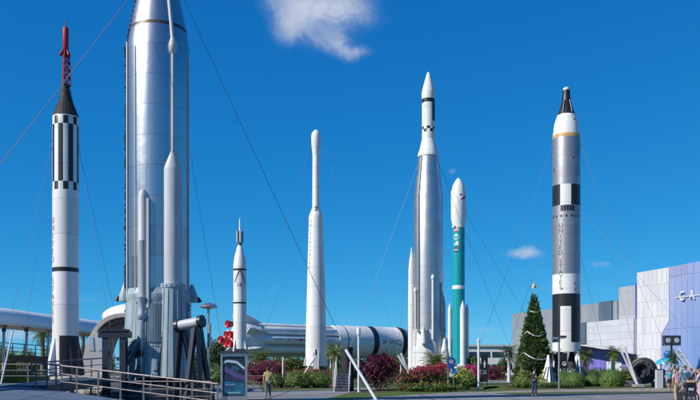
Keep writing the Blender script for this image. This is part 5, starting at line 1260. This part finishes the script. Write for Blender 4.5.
# ------------------------------------------------------------------ Christmas tree
Y = 83; b = at(534, 0, Y); b.z = 0; k = Y / F
t = thing('christmas_tree', 'tall cone shaped Christmas tree with silver garlands and a star', 'Christmas tree', b)
Ht = EYE + (HY - 292) * k; r0 = 20.5 * k
mb = MB(); mb.tube([(0, 0, 0), (0, 0, Ht * .9)], [.22, .05], 8); mb.build('trunk', 'bark', t)
mb = MB()
for i in range(15000):
    h = 1 - math.sqrt(rnd.random() * .985); zz_ = .55 + (Ht - .55) * h; rr = r0 * (1 - h) ** .97 * (1 + .04 * math.sin(h * 75)) + .04
    a = rnd.uniform(0, 2 * PI); f = 1 - .3 * rnd.random() ** 2; f *= 1 + .12 * mnoise.noise(Vector((math.cos(a) * 3, math.sin(a) * 3, zz_ * 1.6)))
    p = Vector((rr * f * math.cos(a), rr * f * math.sin(a), zz_)); q = Vector((math.cos(a), math.sin(a), rnd.uniform(-.5, .5)))
    s_ = Vector((-math.sin(a), math.cos(a), rnd.uniform(-.4, .4))).normalized(); L0 = rnd.uniform(.1, .22)
    tip = p + (q + s_ * rnd.uniform(-.9, .9)).normalized() * L0; w_ = q.cross(tip - p).normalized() * L0 * .35 if (q.cross(tip - p)).length > 1e-4 else s_ * L0 * .3
    mb.add([p - w_, p + w_, tip + w_ * .3, tip - w_ * .3], [(0, 1, 2, 3)], 0 if rnd.random() < .5 else (1 if rnd.random() < .6 else 2))
for i in range(260):
    h = 1 - math.sqrt(rnd.random() * .985); zz_ = .55 + (Ht - .55) * h; rr = r0 * (1 - h) + .04; a = rnd.uniform(0, 2 * PI); q = Vector((math.cos(a), math.sin(a), rnd.uniform(-.25, .35))).normalized(); p0_ = Vector((rr * .9 * math.cos(a), rr * .9 * math.sin(a), zz_)); ln = rnd.uniform(.25, .5)
    for k_ in range(9):
        s_ = q.cross(Vector((0, 0, 1))).normalized() * (1 if k_ % 2 else -1); p = p0_ + q * ln * k_ / 8; tip = p + (q + s_ * .8 + Vector((0, 0, rnd.uniform(-.2, .2)))).normalized() * .13; w_ = Vector((0, 0, .03)) + q * .02
        mb.add([p - w_, p + w_, tip + w_ * .3, tip - w_ * .3], [(0, 1, 2, 3)], rnd.randrange(3))
mb.lathe([(.6, r0 * .72), (Ht * .96, .03)], 16, 2)
mb.build('crown', ['fir', 'fir2', 'fir3'], t, sharp=None)
def cone_pt(a, zz_, g_=1.04): 
    h = (zz_ - .55) / (Ht - .55); rr = r0 * (1 - h) * g_ + .05; return Vector((rr * math.cos(a), rr * math.sin(a), zz_))
for (h, sag, n_) in ((.78, .25, 2), (.52, .5, 3), (.27, .75, 3)):
    mb = MB(); zc_ = .55 + (Ht - .55) * h; pts = []
    for i in range(61):
        a = 2 * PI * i / 60 + FR + PI / n_ * 1.15; pts.append(cone_pt(a, zc_ - sag * (abs(math.sin(n_ / 2 * (a - FR - .15) + PI / 2)) - .5)))
    mb.tube(pts, .06, 6); mb.build('garland', 'silver', t)
bl = {}
for nm in ('baublered', 'baublegold'):
    q = MB(); q.ball((0, 0, 0), .055, 0, 10); bl[nm] = q.mesh('bauble', nm)
for i in range(84):
    h = 1 - math.sqrt(rnd.random() * .97); a = FR + rnd.uniform(-1.7, 1.7); o = bpy.data.objects.new('bauble', bl['baublered' if rnd.random() < .6 else 'baublegold']); COL.objects.link(o); o.parent = t
    o.location = cone_pt(a, .55 + (Ht - .55) * h, 1.03)
mb = MB(); zs = Ht + .62
q = []
for i in range(16): q.append((.52 if i % 4 == 0 else (.32 if i % 2 == 0 else .17), PI / 2 + PI * i / 8))
vs = [(0, -.12, zs), (0, .12, zs)] + [(r_ * math.cos(a), 0, zs + r_ * math.sin(a)) for r_, a in q]
mb.add(vs, [(0, 2 + i, 2 + (i + 1) % 16) for i in range(16)] + [(1, 2 + (i + 1) % 16, 2 + i) for i in range(16)]); mb.tube([(0, 0, Ht - .3), (0, 0, zs)], .035, 6); mb.build('star', 'gold', t, sharp=10)

# ------------------------------------------------------------------ people
def skinmesh(verts, edges, sub=2):
    """verts: (position, radius); grown with a Skin modifier rooted at vertex 0"""
    me = bpy.data.meshes.new('skeleton'); me.from_pydata([v[0] for v in verts], edges, [])
    ob = bpy.data.objects.new('skeleton', me); COL.objects.link(ob)
    ob.modifiers.new('skin', 'SKIN'); sm = ob.modifiers.new('sub', 'SUBSURF'); sm.levels = sub
    if not me.skin_vertices:
        bpy.context.view_layer.objects.active = ob
    lay = me.skin_vertices[0].data if me.skin_vertices else None
    if lay:
        for i, v in enumerate(verts):
            rr = v[1] if isinstance(v[1], tuple) else (v[1], v[1]); lay[i].radius = rr; lay[i].use_root = (i == 0)
    ob.modifiers['skin'].use_smooth_shade = True
    dg = bpy.context.evaluated_depsgraph_get(); dg.update()
    m2 = bpy.data.meshes.new_from_object(ob.evaluated_get(dg))
    vs = [v.co.copy() for v in m2.vertices]; fs = [tuple(p.vertices) for p in m2.polygons]
    bpy.data.objects.remove(ob); bpy.data.meshes.remove(me); bpy.data.meshes.remove(m2)
    return vs, fs
def skel():
    S = {'v': [], 'e': [], 'n': {}}
    return S
def chain(S, items, start=None):
    prev = S['n'].get(start) if start else None
    for nm, p, r_ in items:
        S['v'].append((tuple(p), r_)); i = len(S['v']) - 1; S['n'][nm] = i
        if prev is not None: S['e'].append((prev, i))
        prev = i
SK = {'skin': pmat('skin', (.50, .29, .20), .5, var=.05), 'skin2': pmat('tanned_skin', (.40, .21, .14), .5, var=.05)}
def cloth(n, c): return pmat(n, c, .85, var=.12, scale=9, bump=.25, bscale=14)
def person(label, loc, heading, H, top, bottom, hair, pose='stand', arms=None, shorts=False, sleeve=.5, stride=.12, skin='skin', shoe=(.05, .05, .05), bulk=1.0, longhair=False, hat=None, lean=0.0):
    """faces local +y before the heading turn; all lengths for a 1.75 m body, scaled to H"""
    t = thing('person', label, 'person', loc, heading, None); s = H / 1.75; V = lambda x, y, z_: Vector((x * s, y * s, z_ * s))
    sit = pose == 'sit'; hz = .52 if sit else .93; up = hz - .93
    hipz = hz
    J = {}
    for sg in (-1, 1):
        st = stride * sg
        if sit: J['hip', sg], J['knee', sg], J['ank', sg], J['toe', sg] = V(sg * .10, .02, hz - .02), V(sg * .13, .43, hz + .0), V(sg * .13, .46, .15), V(sg * .14, .60, .11)
        else: J['hip', sg], J['knee', sg], J['ank', sg], J['toe', sg] = V(sg * .09, 0, .90), V(sg * .10, st * .55 + .03, .49), V(sg * .105, st * 1.0 - .02, .085), V(sg * .125, st * 1.0 + .12, .04)
        J['sho', sg] = V(sg * .175 * (1 + .1 * (bulk - 1)), lean * .9, 1.41 + up)
        ar = (arms or {}).get(sg, 'hang')
        if ar == 'hang': e, w_, pm = (sg * .245, -.03 + lean, 1.12), (sg * .265, .04 + lean + .05 * sg, .87), (sg * .262, .06 + lean + .05 * sg, .79)
        elif ar == 'bent': e, w_, pm = (sg * .25, -.04, 1.13), (sg * .20, .2, 1.06), (sg * .15, .27, 1.09)
        elif ar == 'up': e, w_, pm = (sg * .27, .06, 1.16), (sg * .16, .22, 1.33), (sg * .11, .22, 1.41)
        elif ar == 'hip': e, w_, pm = (sg * .36, -.08, 1.14), (sg * .22, .04, 1.0), (sg * .17, .06, .97)
        elif ar == 'fwd': e, w_, pm = (sg * .24, .08, 1.14), (sg * .22, .33, 1.03), (sg * .21, .41, 1.02)
        J['elb', sg], J['wri', sg], J['pal', sg] = V(e[0], e[1], e[2] + up), V(w_[0], w_[1], w_[2] + up), V(pm[0], pm[1], pm[2] + up)
    b = bulk
    S = skel()
    chain(S, [('pel', V(0, 0, hz), (.125 * s * b, .10 * s * b)), ('wst', V(0, lean * .3, 1.10 + up), (.115 * s * b, .09 * s * b)), ('cst', V(0, lean * .7, 1.29 + up), (.135 * s * b, .10 * s * b)), ('nkb', V(0, lean, 1.44 + up), (.07 * s, .06 * s)), ('nk', V(0, lean * 1.1 + .005, 1.50 + up), .05 * s), ('jaw', V(0, lean * 1.2 + .025, 1.565 + up), (.062 * s, .07 * s)), ('skl', V(0, lean * 1.3 + .01, 1.655 + up), (.078 * s, .092 * s)), ('top', V(0, lean * 1.3, 1.725 + up), (.05 * s, .06 * s))])
    for sg in (-1, 1):
        n = str(sg)
        chain(S, [('hip' + n, J['hip', sg], .085 * s * b), ('kne' + n, J['knee', sg], .056 * s), ('ank' + n, J['ank', sg], .040 * s), ('toe' + n, J['toe', sg], (.042 * s, .032 * s))], 'pel')
        chain(S, [('sho' + n, J['sho', sg], .058 * s), ('elb' + n, J['elb', sg], .042 * s), ('wri' + n, J['wri', sg], .029 * s), ('pal' + n, J['pal', sg], (.036 * s, .022 * s))], 'cst')
        ax = (J['pal', sg] - J['wri', sg]).normalized(); sd_ = Vector((0, 1, 0)) if abs(ax.y) < .7 else Vector((1, 0, 0)); sd_ = (sd_ - ax * sd_.dot(ax)).normalized(); inn = ax.cross(sd_) * sg
        for k_, (o_, l_) in enumerate(((.028, .075), (.010, .085), (-.009, .08), (-.027, .062))):
            p1 = J['pal', sg] + ax * .035 * s + sd_ * o_ * s; p2 = p1 + ax * l_ * .55 * s - inn * .006 * s; p3 = p2 + ax * l_ * .45 * s - inn * .025 * s
            chain(S, [('f%d%s' % (k_, n), p1, .010 * s), ('g%d%s' % (k_, n), p2, .009 * s), ('h%d%s' % (k_, n), p3, .007 * s)], 'pal' + n)
        p1 = J['wri', sg].lerp(J['pal', sg], .6) + sd_ * .035 * s; p2 = p1 + (sd_ * .5 + ax).normalized() * .045 * s
        chain(S, [('t1' + n, p1, .011 * s), ('t2' + n, p2, .009 * s)], 'pal' + n)
    vs, fs = skinmesh(S['v'], S['e'], 2)
    mb = MB(); mb.add(vs, fs)
    hc = V(0, lean * 1.25 + .02, 1.63 + up)
    mb.tube([hc + V(0, .075, .015), hc + V(0, .112, -.035), hc + V(0, .085, -.045)], [.008 * s, .014 * s, .012 * s], 6)
    for sg in (-1, 1):
        mb.ball(hc + V(sg * .085, -.015, -.01), .028 * s, 0, 8, (.4, .7, 1.1)); mb.ball(hc + V(sg * .032, .082, .012), .011 * s, 1, 8)
    mb.tube([hc + V(-.025, .083, -.075), hc + V(0, .09, -.075), hc + V(.025, .083, -.075)], .006 * s, 5, 2)
    mb.build('body', [SK[skin], M['darktext'], M['redtext']], t, sharp=None)
    # clothes follow the same joints with a little ease
    S = skel(); e_ = .014 * s
    chain(S, [('pel', V(0, 0, hz - .01), (.135 * s * b + e_, .108 * s * b + e_)), ('wst', V(0, lean * .3, 1.10 + up), (.125 * s * b + e_, .098 * s * b + e_)), ('cst', V(0, lean * .7, 1.29 + up), (.145 * s * b + e_, .108 * s * b + e_)), ('nkb', V(0, lean, 1.435 + up), (.075 * s, .066 * s))])
    for sg in (-1, 1):
        chain(S, [('s%d' % sg, J['sho', sg] + V(0, 0, .005), .068 * s), ('e%d' % sg, J['sho', sg].lerp(J['elb', sg], min(1, sleeve * 1.4)), .06 * s)] + ([('w%d' % sg, J['elb', sg].lerp(J['wri', sg], sleeve), .045 * s)] if sleeve > .7 else []), 'cst')
    vs, fs = skinmesh(S['v'], S['e'], 2); mb = MB(); mb.add(vs, fs); mb.build('shirt', top, t, sharp=None)
    S = skel(); chain(S, [('pel', V(0, 0, hz + .02), (.132 * s * b, .107 * s * b))])
    for sg in (-1, 1):
        end = J['knee', sg].lerp(J['ank', sg], -.08 if shorts else .93)
        chain(S, [('h%d' % sg, J['hip', sg], .1 * s * b)] + ([('k%d' % sg, J['hip', sg].lerp(J['knee', sg], .85), .085 * s)] if shorts else [('k%d' % sg, J['knee', sg], .075 * s), ('a%d' % sg, end, .06 * s)]), 'pel')
    vs, fs = skinmesh(S['v'], S['e'], 2); mb = MB(); mb.add(vs, fs); mb.build('shorts' if shorts else 'trousers', bottom, t, sharp=None)
    for sg in (-1, 1):
        S = skel(); chain(S, [('a', J['ank', sg] + V(0, -.03, -.035), (.05 * s, .045 * s)), ('b', J['toe', sg] + V(0, .02, -.002), (.048 * s, .036 * s))])
        vs, fs = skinmesh(S['v'], S['e'], 2); mb = MB(); mb.add(vs, fs); mb.build('shoe', pmat('shoe', shoe, .6), t, sharp=None)
    mb = MB(); c = V(0, lean * 1.3 - .012, 1.675 + up)
    for i in range(1):
        k_ = 10; nn_ = 16
        pr = []
        for a_ in range(k_ + 1):
            ph = PI * .62 * a_ / k_; pr.append((math.cos(ph) * .095 * s, max(1e-4, math.sin(ph) * .098 * s)))
        mb.lathe(pr[::-1], nn_, 0, c, Matrix.Diagonal((.9, 1.08, 1)), cap=False)
        mb.ball(c + V(0, -.03, -.03), .088 * s, 0, 12, (.95, .9, 1.0))
        if longhair: mb.tube([c + V(0, -.06, .0), c + V(0, -.09, -.1), c + V(0, -.085, -.22)], [.075 * s, .075 * s, .05 * s], 12)
    mb.build('hair', pmat('hair', hair, .6, var=.3, scale=25), t, sharp=60)
    if hat:
        mb = MB(); mb.lathe([(-.0, .11 * s), (.05 * s, .1 * s), (.085 * s, .06 * s), (.095 * s, .005)], 18, 0, c + V(0, 0, .01)); mb.box(c + V(0, .13, .015), (.15 * s, .12 * s, .015 * s)); mb.build('cap', hat, t)
    return t
C = {n: cloth(n + '_cloth', c) for n, c in dict(yellow=(.52, .46, .17), grey=(.16, .16, .17), navy=(.014, .02, .045), denim=(.02, .035, .085), pink=(.60, .38, .42), khaki=(.42, .33, .22), teal=(.03, .33, .40), dkteal=(.02, .13, .19), black=(.016, .016, .02), coral=(.66, .06, .12), white=(.62, .60, .58), blue=(.03, .09, .3)).items()}
p = gd(268, 398.7); person('man in a yellow shirt and grey trousers walking away past the poster stand', p, .12, 1.78, C['yellow'], C['grey'], (.06, .035, .02), arms={-1: 'hang', 1: 'hang'}, stride=.14, sleeve=.55, bulk=1.12)
p = gd(534.2, 396.6); person('man in dark navy clothes standing alone in front of the Christmas tree', p, -1.2, 1.76, C['navy'], C['denim'], (.02, .015, .012), arms={-1: 'hang', 1: 'bent'}, stride=.05, sleeve=.5, bulk=1.08)
p = gd(669.5, 391.0); person('woman in a teal shirt and dark shorts walking left of the crowd', p, 2.9, 1.66, C['teal'], C['black'], (.20, .09, .05), shorts=True, arms={-1: 'bent', 1: 'hip'}, stride=.16, sleeve=.5)
def gp(px, Y): return Vector(((px - CX) * Y / F, Y, 0.01))
person('woman in a pink shirt and khaki trousers at the front of the crowd', gp(677.2, 39.5), .15, 1.72, C['pink'], C['khaki'], (.17, .09, .04), arms={-1: 'hang', 1: 'fwd'}, stride=.06, sleeve=.5, bulk=1.1, skin='skin2')
person('brown haired man in a dark teal shirt behind the woman in pink', gp(685.2, 43.5), 2.6, 1.83, C['dkteal'], C['grey'], (.13, .06, .03), arms={-1: 'bent', 1: 'hang'}, sleeve=.5, bulk=1.05)
person('person in a blue shirt standing in the far row of the crowd', gp(691.5, 52), 3.4, 1.68, C['blue'], C['khaki'], (.09, .05, .03), arms={1: 'up'}, sleeve=.5, skin='skin2')
person('person in a pale pink top at the right edge of the picture', gp(699.5, 41.5), .9, 1.66, C['white'], C['pink'], (.22, .10, .05), arms={-1: 'fwd', 1: 'up'}, sleeve=.4, longhair=True)
person('person in navy with a dark cap at the back right of the crowd', gp(697.5, 56), 2.9, 1.76, C['navy'], C['grey'], (.04, .025, .02), hat=M['navysteel'], sleeve=.6)
b = at(663, 388, 71); t = thing('banner_sign', 'narrow navy upright panel between the grey plinth and the teal shirted woman', 'sign', (b.x, b.y, 0))
mb = MB(); mb.box((0, 0, .85), (.42, .07, 1.5)); mb.build('sign_board', 'navysteel', t)
for sx in (-.17, .17):
    mb = MB(); mb.box((sx, .06, .8), (.05, .05, 1.6)); mb.build('post', 'dkgrey', t)
wl = gp(690.5, 37.5); hd = .12
t = thing('wheelchair', 'black wheelchair seen from behind with a white label on its back', 'wheelchair', wl, hd)
mb = MB(); mb.box((0, .22, .46), (.46, .44, .06)); mb.build('seat', 'black', t)
mb = MB(); mb.box((0, -.03, .74), (.47, .05, .56)); mb.build('backrest', 'black', t)
mb = MB(); mb.box((0, -.062, .72), (.26, .012, .12)); mb.build('label_plate', 'white2', t)
mb = MB(); mb.box((0, -.1, .5), (.36, .14, .24)); mb.build('bag', 'dkgrey', t)
for sx in (-.29, .29):
    mb = MB(); mb.torus((sx, .12, .31), .285, .024, (1, 0, 0), 28); w_ = mb.build('wheel', 'tyre', t)
    mb = MB(); mb.torus((sx, .12, .31), .25, .01, (1, 0, 0), 28, 6)
    for a in range(0, 180, 30): mb.tube([(sx, .12 + .25 * math.cos(R(a)), .31 + .25 * math.sin(R(a))), (sx, .12 - .25 * math.cos(R(a)), .31 - .25 * math.sin(R(a)))], .004, 4)
    mb.build('rim', 'dkgrey', w_)
    mb = MB(); mb.tube([(sx * .82, -.03, .2), (sx * .82, -.04, .98), (sx * .82, -.18, .99)], .016, 8); mb.tube([(sx * .86, -.02, .68), (sx * .86, .36, .68), (sx * .86, .42, .45), (sx * .8, .55, .12)], .014, 8); mb.build('frame', 'dkgrey', t)
    mb = MB(); mb.torus((sx * .8, .5, .09), .07, .02, (1, 0, 0), 16); mb.build('caster', 'tyre', t)
    mb = MB(); mb.box((sx * .6, .62, .1), (.14, .2, .02)); mb.build('footrest', 'dkgrey', t)
q = person('person in a navy top with coral sleeves sitting in the black wheelchair', wl + Vector((-.16 * math.sin(hd), .16 * math.cos(hd), .0)), hd, 1.72, C['navy'], C['denim'], (.03, .02, .015), pose='sit', arms={-1: 'fwd', 1: 'fwd'}, sleeve=.5, bulk=1.15)
